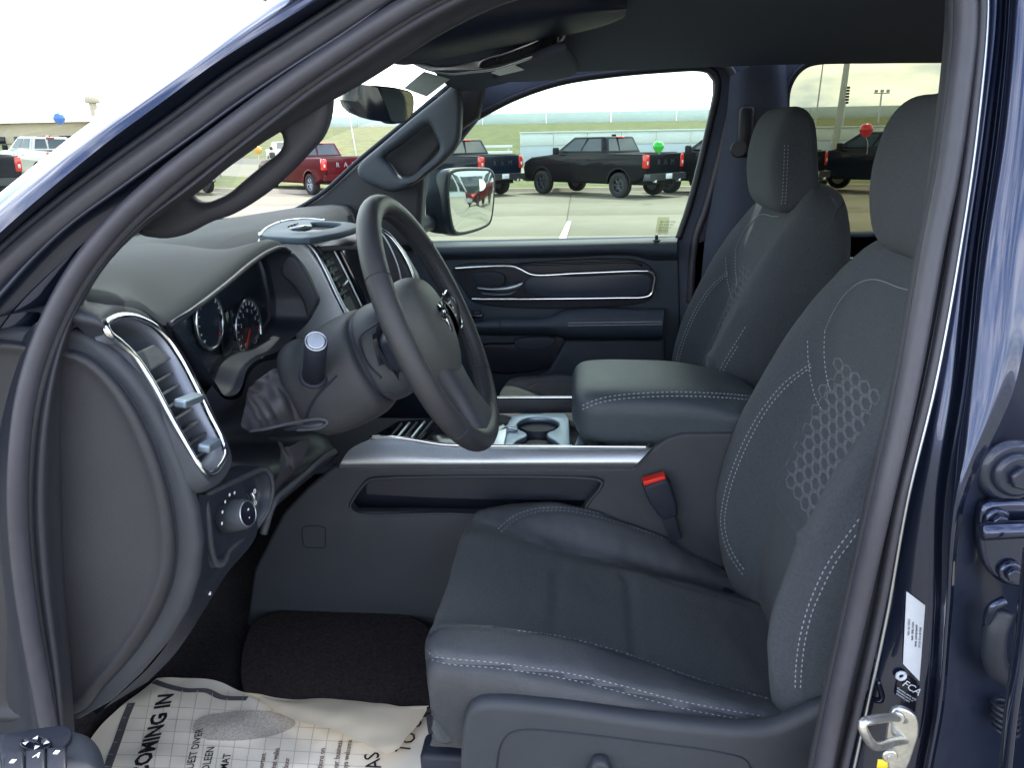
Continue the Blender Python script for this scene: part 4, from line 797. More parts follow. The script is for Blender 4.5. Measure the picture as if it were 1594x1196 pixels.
# ---- belt buckle
bk = P_('belt_buckle', loft([[p+Vector((0, dy, 0)) for p in S(1.33, [(1000, 752), (1036, 742), (1040, 748)])] for dy in (0, .0)]+[S(1.33, [(1003, 760), (1038, 750), (1044, 756)]), S(1.33, [(1018, 792), (1046, 784), (1050, 788)]), S(1.33, [(1030, 808), (1052, 802), (1054, 806)])], 10, 10), m_dark, None, 'seat belt buckle with red release button')
me = plate([S(1.33, [(1000, 756), (1036, 743), (1042, 748), (1053, 782), (1055, 800), (1034, 808), (1024, 800), (1010, 780)])], .028, .006, 'Y', 1.32); bk.data = me; me.transform(Matrix.Translation(-WL[bk.name])); me.materials.append(m_black)
P_('release_button', plate([S(1.33, [(1000, 748), (1034, 738.5), (1037, 744), (1002, 755)])], .024, .003, 'Y', 1.322), m_red, bk)
P_('belt_stalk', plate([S(1.33, [(1030, 806), (1050, 802), (1062, 840), (1044, 848)])], .008, .002, 'Y', 1.332), m_dark, bk)
# rear door behind the pillar (closed)
rd = P_('rear_door', plate([cr([Vector((x, 0, z)) for x, z in [(.62, .52), (1.7, .52), (1.8, .7), (1.86, 1.3), (1.78, 1.78), (1.2, 1.81), (.70, 1.80), (.64, 1.3)]], 60, True), cr([Vector((x, 0, z)) for x, z in [(.74, 1.36), (1.2, 1.36), (1.74, 1.36), (1.68, 1.70), (1.2, 1.74), (.80, 1.73)]], 60, True)], .08, .015, 'Y', .66), m_paint, None, 'navy rear door of the cab')
P_('rear_door_glass', box((1.22, .70, 1.55), (1.06, .005, .44)), m_gtint, rd)
P_('door_handle', tube([Vector((1.62, .655, 1.22)), Vector((1.68, .62, 1.225)), Vector((1.76, .62, 1.225)), Vector((1.80, .655, 1.22))], .012, 20, 8), m_paint, rd)
P_('cab_corner', loft([[Vector((x, y, z)) for x, y in ((1.86, .68), (2.0, .70), (2.06, .80), (2.07, 1.5))] for z in (.5, 1.3, 1.6, 1.85)], 12, 20), m_paint)
# ================================================================ SEATS
def itp(x, xs, ys): return float(np.interp(x, xs, ys))
CXs = [-.25, -.19, -.13, -.08, 0, .1, .2, .3, .42]
zNs = [.952, .955, .95, .943, .925, .90, .878, .862, .85]
zNi = [.955, .955, .957, .949, .935, .90, .872, .845, .82]
zIs = [.948, .945, .925, .905, .884, .868, .85, .82, .79]
zFi = [.948, .944, .930, .91, .883, .858, .83, .797, .77]
zFs = [.93, .935, .94, .945, .935, .905, .862, .80, .76]
def csec(x, drop=0, zb=.80, ins=0, wgt=1):
    a, b, c, d, e = (itp(x, CXs, q)-drop for q in (zNs, zNi, zIs, zFi, zFs))
    pr = [(.875, zb), (.858, zb+.03), (.850, a-.06), (.853, a-.02), (.864, a-.001), (.882, a+.010), (.91, (a+b)/2+.010), (.94, b+.002), (.962, b*.45+c*.55), (1.0, c+.002), (1.06, c-.003), (1.12, c-.004), (1.18, c-.003), (1.235, c+.002), (1.262, d*.5+c*.5), (1.285, d+.004), (1.315, (d+e)/2+.012), (1.345, e+.006), (1.367, e-.004), (1.382, e-.03), (1.388, e-.09), (1.375, zb), (1.25, zb-.01), (1.0, zb-.01)]
    res = []
    for y, z in pr:
        yy = 1.12+(y-1.12)*(1-ins)
        sx = wgt*(max(0, (y-1.24)/.14)**2*.055+max(0, (.93-y)/.08)**2*.016)
        res.append(Vector((x+sx, yy, z)))
    return res
crow = [csec(-.165, .10, .815, .06), csec(-.194, .075, .805, .02), csec(-.207, .045, .80), csec(-.209, .020), csec(-.200, .006), csec(-.175, .0), csec(-.13, 0, wgt=.7), csec(-.06, 0, wgt=.35), csec(.02, 0, wgt=.1)]+[csec(x, 0, wgt=0) for x in (.1, .18, .26, .34, .42)]
SEATS = []
# seat base with its plastic side shield (the part itself)
b_out = [(716, 1260), (716, 1180), (719, 1135), (728, 1108), (745, 1097), (770, 1095), (830, 1100), (900, 1108), (1000, 1123), (1100, 1134), (1160, 1138), (1205, 1135), (1240, 1122), (1278, 1104), (1330, 1095), (1400, 1100), (1400, 1300), (716, 1300)]
def smoothpl(px, n, Y, d, m, bev): return plate([cr(S(Y, px), n, True)], d, bev, 'Y', Y, res=5)
seat = P_('seat', smoothpl(b_out, 120, .832, .03, None, .014), m_dash, None, 'driver seat in dark grey cloth with grey double stitching')
cush = P_('cushion', loft(crow, 190, 170, cv=True, capv=True), m_fab2, seat)
fz = [.76, .80, .87, .96, 1.02, 1.13, 1.24, 1.35, 1.43, 1.465, 1.50]; ff = [.31, .298, .275, .262, .266, .292, .338, .398, .452, .478, .505]
gg = [.345, .338, .332, .330, .338, .378, .404, .424, .464, .485, .51]; rr = [.50, .50, .51, .525, .535, .55, .565, .567, .562, .558, .55]
ww = [.24, .25, .26, .262, .263, .262, .258, .25, .232, .215, .17]
def bsec(z, k=0):
    f, g, r_, w = (itp(z, fz, q) for q in (ff, gg, rr, ww)); top = max(0, (z-1.40)/.1)
    pr = [(0, g), (.3, g), (.47, g-.003), (.56, g*.72+f*.28), (.66, g*.25+f*.75), (.76, f+.001), (.85, f+.002), (.92, f+.012), (.97, f+.03), (.995, f+.06), (1.0, f+.6*(r_-f)), (.97, r_-.02), (.88, r_), (0, r_+.004)]
    L_ = [(a, b) for a, b in pr]+[(-a, b) for a, b in pr[-2:0:-1]]
    out = []
    for a, b in L_: out.append(Vector((b+k*(itp(z, fz, rr)-.06-b), 1.12+a*w*(1-k*.2), z-top*.010*max(0, 1-abs(a)*1.6)-.03*abs(a)**4*top)))
    return out
brow = [bsec(z) for z in (.76, .80, .86, .92, .98, 1.04, 1.10, 1.16, 1.22, 1.28, 1.34, 1.39, 1.43, 1.46, 1.485)]+[bsec(1.496, .10), bsec(1.502, .35), bsec(1.503, .8)]
back = P_('backrest', loft(brow, 230, 190, cv=True, capv=True), m_fab, seat)
hpo = [(.44, 1.452), (.41, 1.475), (.394, 1.52), (.390, 1.565), (.40, 1.615), (.42, 1.65), (.445, 1.668), (.475, 1.672), (.505, 1.664), (.528, 1.642), (.542, 1.60), (.555, 1.54), (.566, 1.48), (.56, 1.455), (.535, 1.444), (.49, 1.446)]
hp = [(.436+(x-.39)*.66, z) for x, z in hpo]
def hsec(y, s): return [Vector((.494+(x-.494)*s, 1.12+y, 1.56+(z-1.56)*s)) for x, z in hp]
hr = P_('headrest', loft([hsec(-.138, .25), hsec(-.137, .6), hsec(-.132, .80), hsec(-.122, .92), hsec(-.10, .985), hsec(-.05, 1), hsec(0, 1.0), hsec(.05, 1), hsec(.10, .985), hsec(.122, .92), hsec(.132, .80), hsec(.137, .6), hsec(.138, .25)], 90, 90, cv=True, capv=True), m_fab, seat)
for s in (-1, 1): P_('headrest_post', cyl((.49, 1.12+s*.06, 1.42), (.488, 1.12+s*.06, 1.50), .006, 14), m_chrome, seat)
BC, BK, BH = bvh([cush]), bvh([back]), bvh([hr])
BS = bvh([cush, back])
def pp_(B, px, n=110): return onto(B, px, n)
near_out = [(664, 1012), (675, 1022), (700, 1026), (760, 1031), (830, 1040), (900, 1052), (975, 1070), (1050, 1090), (1120, 1104), (1190, 1116)]
near_out2 = [(672, 1028), (700, 1035), (760, 1040), (830, 1049), (900, 1062), (975, 1081), (1050, 1101), (1120, 1115), (1180, 1124)]
near_mid = [(666, 1020), (690, 1030), (760, 1036), (830, 1045), (900, 1057), (975, 1076), (1050, 1096), (1120, 1110), (1185, 1120)]
near_in = [(672, 985), (684, 978), (705, 976), (750, 976), (805, 983), (870, 991), (940, 1008), (1000, 1027), (1080, 1056), (1200, 1090)]
far_in = [(732, 812), (757, 815), (780, 824), (815, 838), (850, 852), (915, 867), (980, 885), (1070, 913), (1160, 938)]
far_out = [(780, 828), (800, 812), (828, 800), (850, 796), (880, 796), (920, 803), (975, 818), (1030, 838), (1080, 862), (1135, 896)]
far_out2 = [(775, 824), (796, 806), (826, 794), (850, 791), (882, 791), (925, 798), (980, 812), (1035, 832), (1085, 855), (1140, 890)]
tr1 = [(877, 884), (868, 890), (867, 930), (866, 960), (863, 986)]; tr2 = [(973, 897), (979, 905), (985, 960), (991, 1018)]
# side panels of vinyl, cut from the same skins by stitched seams
from mathutils import noise as mnz
def wrinkle(o, amp, f, seed):
    me = o.data; n = len(me.vertices); co = np.empty(n*3); nr = np.empty(n*3); me.vertices.foreach_get('co', co); me.vertices.foreach_get('normal', nr)
    co = co.reshape(-1, 3); nr = nr.reshape(-1, 3); w = co+np.array(WL[o.name]); h = np.empty(n)
    for i in range(n):
        x, y, z = w[i]; h[i] = amp*mnz.noise((x*f, y*f*.8, z*f+seed))+amp*.35*mnz.noise((x*f*3.1+seed, y*f*2.3, z*f*2.6))
    me.vertices.foreach_set('co', (co+nr*h[:, None]).ravel()); me.update()
wrinkle(cush, .0030, 13, 1.3); wrinkle(back, .0026, 12, 4.1); wrinkle(hr, .0016, 14, 2.2)
BC, BK, BH = bvh([cush]), bvh([back]), bvh([hr])
groove(cush, [[p for p, n in pp_(BC, near_mid)], [p for p, n in pp_(BC, near_in)], [p for p, n in pp_(BC, far_in)], [p for p, n in pp_(BC, [(778, 826), (798, 809), (827, 797), (850, 793.5), (881, 793.5), (922, 800), (977, 815), (1032, 835), (1082, 858), (1137, 893)])]], .0035, .0055)
groove(cush, [[p for p, n in pp_(BC, tr1)], [p for p, n in pp_(BC, tr2)]], .007, .011)
bk_far = [(1262, 566), (1245, 578), (1228, 590), (1208, 610), (1185, 640), (1160, 683), (1142, 725), (1128, 770), (1122, 812), (1128, 845), (1140, 872), (1158, 897)]
bk_far2 = [(1263, 571), (1247, 583), (1232, 595), (1213, 614), (1190, 644), (1166, 687), (1148, 728), (1134, 772), (1128, 812), (1133, 843), (1145, 869), (1162, 892)]
bk_in = [(1175, 945), (1170, 905), (1180, 850), (1200, 790), (1232, 720), (1265, 655), (1290, 612), (1310, 590)]
bk_up1 = [(1257, 530), (1258, 560), (1262, 590), (1270, 620), (1279, 638)]; bk_up2 = [(1284, 515), (1283, 550), (1286, 580), (1290, 600), (1296, 615)]
bk_up3 = [(1284, 515), (1295, 490), (1310, 465), (1330, 445), (1350, 436), (1367, 436), (1400, 448), (1430, 455)]
bk_near = [(1238, 1072), (1239, 1040), (1244, 1000), (1255, 955), (1270, 915), (1290, 875), (1318, 835), (1340, 805), (1365, 770)]
bk_near2 = [(1246, 1072), (1248, 1040), (1253, 1000), (1264, 955), (1280, 917), (1300, 878), (1326, 842), (1345, 816)]
bk_nin = [(1212, 1060), (1204, 1010), (1208, 975), (1222, 925), (1245, 880), (1270, 840), (1298, 795), (1325, 755), (1345, 720)]
bk_tr = [(1170, 850), (1205, 780), (1260, 845)]
def pts(B, px, n=110): return [p for p, n_ in onto(B, px, n)]
groove(back, [pts(BK, [(a[0]*.5+b[0]*.5, a[1]*.5+b[1]*.5) for a, b in zip(bk_far, bk_far2)]), pts(BK, [((a[0]+b[0])/2, (a[1]+b[1])/2) for a, b in zip(bk_near, bk_near2)])], .003, .005)
groove(back, [pts(BK, bk_in), pts(BK, bk_nin)], .005, .009); groove(back, [pts(BK, [(1208, 782), (1230, 812), (1262, 848)])], .005, .009)
groove(back, [pts(BK, bk_up3)], .0022, .004)
BC, BK = bvh([cush]), bvh([back]); BS = bvh([cush, back])
st = []
for B, px in ((BC, near_out), (BC, near_out2), (BC, near_in[4:]), (BC, far_out), (BC, far_out2), (BK, bk_far), (BK, bk_far2), (BK, bk_up1), (BK, bk_up2), (BK, bk_near), (BK, bk_near2)):
    st.append(dashes(onto(B, px, 260), .0008, .0052, .0030))
P_('stitching', joinm(st), m_stitch, seat, kind='stuff')
P_('top_seam', dashes(onto(BK, bk_up3, 200), .0006, .003, .0012), m_silver, seat, kind='stuff')
# embossed honeycomb on the backrest centre
hexs = []; pit = .0195; PYW = .040; vsn, fsn = [], []
for i in range(-6, 7):
    for j in range(0, 13):
        cy = 1.12+i*PYW+(j % 2)*PYW/2; cz = 1.275-j*pit*.866
        half = .112-.5*max(0, cz-1.215)-.25*max(0, 1.12-cz)
        if abs(cy-1.12) > half: continue
        q = []
        for k in range(6):
            a = R(60*k+30); h = BK.ray_cast(Vector((0, cy+PYW*.50*math.cos(a), cz+pit*.50*math.sin(a))), Vector((1, 0, 0)))
            if h[0] is None: break
            q.append((h[0], h[1]))
        if len(q) < 6: continue
        fade = 1 if cz > 1.12 else max(.35, 1-(1.12-cz)*8)
        for k in range(6):
            (a, na), (b, nb) = q[k], q[(k+1) % 6]; n = -na if na.x > 0 else na; t = (b-a).normalized(); w = t.cross(n).normalized()*.0016; m0 = len(vsn)
            vsn += [a-w, b-w, b+w, a+w, a+n*.0016*fade, b+n*.0016*fade]; fsn += [(m0, m0+1, m0+5, m0+4), (m0+4, m0+5, m0+2, m0+3)]
P_('honeycomb_emboss', mk(vsn, fsn), mat('emboss_cloth', (.125, .140, .165), .9, spec=.2, noise=.1, nscale=500), seat, 'raised honeycomb pattern', 'stuff')
# vinyl skins: near side facing, bolsters
def skin(B_obj, test, name, m, par):
    me = B_obj.data; off = WL[B_obj.name]; keep = [p for p in me.polygons if test(p.center+off, p.normal)]
    idx = {}; vs = []; fs = []
    for p in keep:
        f = []
        for i in p.vertices:
            if i not in idx: idx[i] = len(vs); vs.append(me.vertices[i].co+off+me.vertices[i].normal*.0007)
            f.append(idx[i])
        fs.append(tuple(f))
    return P_(name, mk(vs, fs), m, par)
npts = [p for p, n in onto(BC, near_mid, 60)]
nx = [p.x for p in npts]; nz = [p.z for p in npts]
def below_near(c, n): return c.y < .95 and c.z < np.interp(c.x, nx, nz)+.0 and c.y < .875+.02*(c.z < .93)
skin(cush, below_near, 'cushion_side', m_leather, seat)
nin = [p for p, n in onto(BC, near_in, 60)]; nix = [p.x for p in nin]; niy = [p.y for p in nin]
skin(cush, lambda c, n: n.z > .1 and c.y < np.interp(c.x, nix, niy) and not below_near(c, n), 'cushion_bolster', mat('bolster_vinyl', (0.05958, 0.06455, 0.07588), .34, noise=.06, nscale=60, bump=.45, bscale=520, kind='voronoi'), seat)
fin = [p for p, n in onto(BC, far_in, 60)]; fix = [p.x for p in fin]; fiy = [p.y for p in fin]
skin(cush, lambda c, n: n.z > -.2 and c.y > np.interp(c.x, fix, fiy) and c.x > -.17, 'cushion_bolster', MATS['bolster_vinyl'], seat)
# side shield details
P_('shield_panel', tube([p+Vector((0, .000, 0)) for p in S(.8318, [(775, 1250), (774, 1190), (780, 1160), (793, 1143), (815, 1137), (900, 1143), (1020, 1158), (1120, 1172), (1160, 1184), (1172, 1210), (1175, 1260)])], .0013, 100, 6), m_black, seat)
c = PY(934, 1192, .83)
P_('adjuster_knob', loft([[c+Vector((x*s, -h, z*s)) for x, z in [(.0, .018), (.009, .015), (.013, .005), (.018, -.01), (.022, -.05), (-.022, -.05), (-.018, -.01), (-.013, .005), (-.009, .015)]] for s, h in ((1, 0), (1, .008), (.85, .014), (.3, .015))], 16, 30, cv=True, capv=True), m_dash, seat)
P_('seat_track', box((.05, .92, .73), (.55, .05, .06), .008), m_black, seat); P_('seat_riser', box((.08, 1.12, .76), (.45, .40, .10), .02), m_black, seat)
if 0: P_('recliner_cover', plate([cr(S(.842, [(1205, 1085), (1240, 1090), (1290, 1075), (1310, 1100), (1290, 1130), (1240, 1135), (1200, 1125)]), 30, True)], .03, .01, 'Y', .842, res=4), m_dark, seat)
# belt hook / reading: seat back map loop is behind. Copy the seat for the passenger side
def copy_children(src, dst):
    for ch in list(src.children):
        if ch.name.startswith(('shield', 'adjuster')): continue
        c = ch.copy(); COL.objects.link(c); c.parent = dst
pseat = seat.copy(); COL.objects.link(pseat); pseat.location = seat.location+Vector((0, .76, .028)); pseat['label'] = 'passenger seat in dark grey cloth beyond the console'
copy_children(seat, pseat)
for c in pseat.children:
    if c.name.startswith('headrest') and 'post' not in c.name: c.location.x -= .028; c.location.z -= .02
# double row of stitches on the passenger headrest side
BH2 = bvh([hr]); o_ = WL[hr.name]
hs = []
for dx in (0, .007):
    pn = []
    for z in np.linspace(1.47, 1.60, 60):
        h = BH2.ray_cast(Vector((.462+dx+(1.6-z)*.05, .9, z)), Vector((0, 1, 0)))
        if h[0] is not None: pn.append((h[0], -h[1] if h[1].y > 0 else h[1]))
    hs.append(dashes(pn, .0008, .0045, .003))
s_ = P_('headrest_stitching', joinm(hs), MATS['silver_trim_paint'], seat, kind='stuff'); c = s_.copy(); COL.objects.link(c); c.parent = pseat; c.location.x -= .028; c.location.z -= .02
# rear bench behind
P_('rear_seat', loft([[Vector((x, y, z)) for y in (.95, 1.2, 1.5, 1.8, 2.1)] for x, z in ((.95, .8), (.92, .98), (1.0, 1.02), (1.35, 1.0), (1.5, 1.1), (1.62, 1.42), (1.72, 1.45), (1.8, 1.3))], 40, 20), m_fab, None, 'rear bench seat in dark grey cloth')
# ================================================================ DASHBOARD
def prof(y, pts): return [Vector((x, y, z)) for x, z in pts]
# upper pad: rows from the brow edge forward to the windshield
brow = [PY(*p) for p in [(96, 514, .80), (120, 505, .803), (150, 490, .82), (190, 478, .86), (228, 480, .91), (262, 503, .93), (300, 478, .98), (350, 440, 1.065), (390, 407, 1.15), (418, 389, 1.21), (438, 383.5, 1.25), (449, 390, 1.27)]]
brow2 = [p+Vector((-.012, 0, .012)) for p in brow]
r3 = [Vector((-.60, .80, 1.445)), Vector((-.605, .86, 1.452)), Vector((-.605, .93, 1.458)), Vector((-.60, 1.02, 1.464)), Vector((-.595, 1.10, 1.466)), Vector((-.59, 1.18, 1.462)), Vector((-.585, 1.25, 1.452)), Vector((-.59, 1.31, 1.425))]
r4 = [Vector((-.70, .79, 1.43)), Vector((-.70, .95, 1.465)), Vector((-.70, 1.1, 1.47)), Vector((-.70, 1.25, 1.462)), Vector((-.69, 1.36, 1.445))]
r5 = [Vector((-.9, .79, 1.405)), Vector((-.9, 1.0, 1.44)), Vector((-.9, 1.2, 1.45)), Vector((-.9, 1.36, 1.452))]
r6 = [Vector((-1.3, .79, 1.36)), Vector((-1.35, 1.0, 1.37)), Vector((-1.38, 1.2, 1.375)), Vector((-1.38, 1.36, 1.38))]
dash = P_('dashboard', loft([[p+Vector((-.004, 0, -.004)) for p in brow], brow, brow2, r3, r4, r5, r6], 60, 80), mat('dash_pad', (0.03392, 0.0396, 0.04752), .75, spec=.25, noise=.05, nscale=20, bump=.3, bscale=900, kind='voronoi'), None, 'dark grey dashboard with a hooded instrument cluster')
P_('brow_lip', tube([p+Vector((.001, 0, -.003)) for p in brow[5:]], .0045, 80, 8), m_dark, dash)
P_('far_pad', loft([[Vector((a, y, z-(.03 if y < 1.3 else 0))) for y in (1.24, 1.36, 1.6, 1.9, 2.18)] for a, z in ((-.60, 1.40), (-.63, 1.450), (-.75, 1.452), (-1.0, 1.42), (-1.38, 1.38))], 24, 24), MATS['dash_pad'], dash)
P_('far_face', loft([[Vector((x, y, z)) for y in (1.60, 1.75, 1.95, 2.18)] for x, z in ((-.62, 1.42), (-.56, 1.38), (-.55, 1.3), (-.60, 1.2), (-.55, 1.1), (-.60, .95), (-.75, .85))], 30, 14), m_dark, dash)
# end panel beside the doorway
EP = [(104, 512), (126, 519), (150, 533), (178, 556), (205, 585), (232, 622), (262, 680), (286, 740), (303, 800), (310, 850), (306, 900), (290, 950), (258, 1005), (215, 1055), (170, 1097), (120, 1125), (-60, 1125), (-60, 512)]
P_('end_surround', plate([S(.80, EP)], .022, .010, 'Y', .80, res=5), m_dash, dash)
EI = [(88, 544), (122, 548), (150, 562), (180, 590), (208, 628), (235, 680), (258, 745), (272, 810), (275, 860), (268, 905), (248, 955), (212, 1012), (165, 1066), (120, 1112), (-40, 1112), (-40, 544)]
EJ = [(88, 562), (112, 566), (135, 580), (160, 608), (185, 648), (208, 700), (228, 760), (238, 815), (240, 860), (234, 900), (216, 945), (184, 1000), (142, 1054), (104, 1092), (-40, 1092), (-40, 562)]
P_('end_panel', loft([S(.799, EI), S(.788, [(a[0]*.82+b[0]*.18, a[1]*.82+b[1]*.18) for a, b in zip(EI, EJ)]), S(.783, [(a[0]*.5+b[0]*.5, a[1]*.5+b[1]*.5) for a, b in zip(EI, EJ)]), S(.789, EJ), S(.789, [(60+(x-60)*.4, 820+(y-820)*.4) for x, y in EJ]), S(.789, [(60+(x-60)*.02, 820+(y-820)*.02) for x, y in EJ])], 40, 120, cv=True), mat('end_panel_plastic', (0.03053, 0.03208, 0.03888), .5, noise=.05, nscale=20, bump=.3, bscale=900, kind='voronoi'), dash, 'removable panel closing the dashboard end')
P_('panel_gap', tube(S(.7995, EI), .0016, 160, 6, True), m_black, dash)
# left face of the dash behind the vent, wrapping inboard
fp = [(-.60, 1.44), (-.568, 1.424), (-.53, 1.385), (-.492, 1.329), (-.466, 1.26), (-.457, 1.198), (-.46, 1.12), (-.488, 1.053), (-.54, .98), (-.616, .914)]
vent_l = [(165, 503), (190, 540), (225, 600), (262, 665), (296, 725), (312, 735), (330, 738), (343, 726), (349, 705), (348, 685), (325, 640), (295, 575), (265, 528), (240, 503), (215, 493), (190, 491)]
# vent surround surface patch: between end contour and inboard edge
inb = [PY(*p) for p in [(228, 478, .95), (262, 505, .975), (285, 545, .98), (312, 600, .98), (345, 655, .97), (362, 700, .97), (372, 735, .97), (412, 730, .99), (415, 780, .99), (400, 820, .97), (350, 880, .93), (300, 950, .90), (245, 1030, .86)]]
outb = S(.815, [(112, 503), (150, 525), (185, 555), (225, 605), (255, 660), (280, 718), (296, 770), (305, 815), (309, 850), (305, 900), (288, 955), (250, 1015), (180, 1090)])
outb = [p+Vector((.001, .0, .0)) for p in outb]
vent_s = S(.86, [(170, 489), (205, 530), (240, 580), (275, 635), (300, 690), (318, 735), (330, 765), (350, 770), (355, 810), (345, 850), (318, 900), (285, 965), (215, 1060)])
# ventilation outlet: bezel loop, liner, slats
def VP(x, y, d=0):
    # vent plane leans: from outboard Y .825 at its left edge to inboard .94 at its right edge
    t = (x-(165+(y-500)*.62))/75.0; return PY(x, y, .811+.112*max(-.2, min(1.2, t))) + Vector((d, 0, 0))
bez = [(164, 508), (175, 497), (195, 491), (218, 496), (240, 508), (262, 530), (282, 560), (303, 600), (325, 645), (345, 685), (350, 705), (344, 722), (332, 736), (320, 738), (310, 728), (290, 695), (262, 645), (235, 595), (208, 555), (185, 532), (168, 518)]
bz = [VP(x, y) for x, y in bez]
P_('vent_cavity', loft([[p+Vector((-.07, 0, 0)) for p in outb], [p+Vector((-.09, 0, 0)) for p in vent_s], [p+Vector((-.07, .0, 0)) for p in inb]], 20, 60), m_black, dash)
P_('vent_bezel', tube(bz, .0050, 160, 10, True, flat=.85), m_chrome, dash, 'bright chrome frame of the outboard air vent')
ctr = sum(bz, Vector())/len(bz)
def shr(s, d): return [ctr+(p-ctr)*s+Vector((d, 0, 0)) for p in bz]
P_('vent_liner', loft([[c_+(p-c_)*1.0 for p, c_ in zip(bz, [ctr]*len(bz))], [p+((ctr-p).normalized())*.010+Vector((-.012, 0, 0)) for p in bz], [p+((ctr-p).normalized())*.013+Vector((-.05, 0, -.01)) for p in bz]], 12, 80, cv=True), mat('liner_paint', (0.2, 0.22, 0.27), .4, metal=.5, noise=.03), dash)
P_('vent_surround', loft([[p+(p-ctr).normalized()*.004+Vector((.001, 0, 0)) for p in bz], [p+(p-ctr).normalized()*.013+Vector((.002, 0, 0)) for p in bz], [p+(p-ctr).normalized()*.022+Vector((-.012, 0, 0)) for p in bz], [p+(p-ctr).normalized()*.028+Vector((-.03, 0, 0)) for p in bz]], 14, 100, cv=True), m_dash, dash)
P_('vent_back', mk([p+Vector((-.045, 0, -.01)) for p in bz], [tuple(range(len(bz)))], False), m_black, dash)
for k in range(8):
    t = k/7; xl, yl = 222+t*92, 590+t*128; xr, yr = 272+t*75, 562+t*130
    a, b = VP(xl, yl, -.012), VP(xr, yr, -.012); n = Vector((.9, .1, .35)).normalized()
    dv = Vector((-.028, 0, -.012))
    P_('vent_slat', apply_mods(mk([a, b, b+dv, a+dv], [(0, 1, 2, 3)], False), [('SOLIDIFY', dict(thickness=.0035, offset=0)), ('BEVEL', dict(width=.001, segments=2))]), m_dash, dash)
for k in range(3):
    a, b = VP(182+k*9, 530+k*10, -.03), VP(215+k*10, 556+k*9, -.03); P_('vent_rib', tube([a, b], .0012, 4, 6), m_satin, dash)
P_('vent_panel', apply_mods(mk([VP(212, 552, -.006), VP(243, 538, -.006), VP(268, 560, -.003), VP(222, 590, -.006)], [(0, 1, 2, 3)], False), [('SOLIDIFY', dict(thickness=.008, offset=0)), ('BEVEL', dict(width=.0025, segments=2))]), m_dash, dash)
def tab(x, y, w, nm):
    a = VP(x-w/2, y+4, .008); b = VP(x+w/2, y-8, .008); c = (a+b)/2; u = (b-a)
    me = apply_mods(mk([a, b, b+Vector((.002, 0, .011)), a+Vector((.002, 0, .011))], [(0, 1, 2, 3)], False), [('SOLIDIFY', dict(thickness=.016, offset=0)), ('BEVEL', dict(width=.003, segments=3))])
    return P_(nm, me, m_silver, dash)
tab(284, 632, 30, 'vent_tab'); tab(316, 702, 20, 'vent_tab')
# ---- instrument recess
GX = -.532
P_('hood_cheek', plate([cr(S(1.285, [(450, 393), (470, 411), (487, 440), (497, 468), (491, 482), (482, 494), (474, 470), (457, 442), (440, 425)]), 40, True)], .02, .006, 'Y', 1.275), m_dash, dash)
op = [PY(p[0], p[1], p[2]*.952) for p in [(266, 507, .972), (300, 481, 1.02), (350, 443, 1.12), (390, 410, 1.22), (420, 392, 1.28), (440, 387, 1.31), (450, 394, 1.335), (470, 412, 1.35), (487, 440, 1.36), (496, 466, 1.365), (492, 480, 1.36), (484, 496, 1.355), (462, 520, 1.30), (430, 548, 1.22), (408, 556, 1.16), (385, 575, 1.10), (372, 610, 1.06), (352, 617, 1.03), (335, 595, 1.0), (312, 560, .985), (285, 530, .975)]]
oc_ = sum(op, Vector())/len(op)
def opx(s, d, X=None):
    r_ = []
    for p in op:
        q = oc_+(p-oc_)*s; q.x = (q.x-d) if X is None else X; r_.append(q)
    return r_
P_('cluster_hood_lining', loft([op]+[[Vector((oc_.x+(p.x-oc_.x)*(1-.0*f), oc_.y+(p.y-oc_.y)*(1-.10*f), oc_.z+(p.z-oc_.z)*(1-.10*f)))*1.0+Vector(((GX-p.x)*f, 0, 0)) for p in op] for f in (.15, .5, .85, 1.0)], 20, 140, cv=True), m_dark, dash)
g0 = opx(.95, 0, GX-.003)
P_('cluster_face', mk(g0, [tuple(range(len(g0)))], False), mat('cluster_black', (0.018, 0.024, 0.038), .25, noise=.05), dash)
def gz_(px, py): return PX(px, py, GX)
def gauge(c, r, rx):
    c = Vector((GX+.004, c.y, c.z))
    g = P_('gauge_ring', ring(c, (1, 0, 0), r, .0035, 48, 8), m_chrome, dash)
    P_('gauge_dial', cyl(c+Vector((-.003, 0, 0)), c+Vector((.0, 0, 0)), r, 40), MATS['cluster_black'], dash)
    n = int(rx)
    for k in range(n):
        a = R(225-k*270/(n-1)); d = Vector((0, math.cos(a), math.sin(a)))
        hot = k > n*.8
        P_('gauge_tick', tube([c+d*r*.80+Vector((.001, 0, 0)), c+d*r*.92+Vector((.001, 0, 0))], .0009, 3, 5), m_red if hot else m_wtext, dash)
    return c
ga = gauge(gz_(383, 512), .048, 17)
for k, s in enumerate('012345678'):
    a = R(225-k*270/8); d = Vector((0, math.cos(a), math.sin(a)))
    P_('print', text(s, .009, ga+d*.030+Vector((.0015, 0, -.003)), (0, 1, 0), (0, 0, 1), .0004, 'CENTER'), m_wtext if k < 7 else m_red, dash)
P_('gauge_needle', tube([ga+Vector((.003, 0, 0)), ga+Vector((.003, -.024, -.026))], .0016, 4, 6), m_red, dash)
gb = gauge(gz_(400, 540), .019, 7)
gc = gauge(gz_(322, 500), .040, 13)
P_('info_screen', box((GX+.004, (gz_(352, 520)).y, gz_(352, 520).z), (.004, .055, .07), .001, seg=1), m_gloss, dash)
P_('cluster_lens', mk([Vector((GX+.028, q.y, q.z)) if False else Vector((q.x+.012, q.y, q.z)) for q in g0], [tuple(range(len(g0)))], False), glassmat('lens', (0.85, 0.9, 0.92), .05), dash, 'clear cover over the gauges')
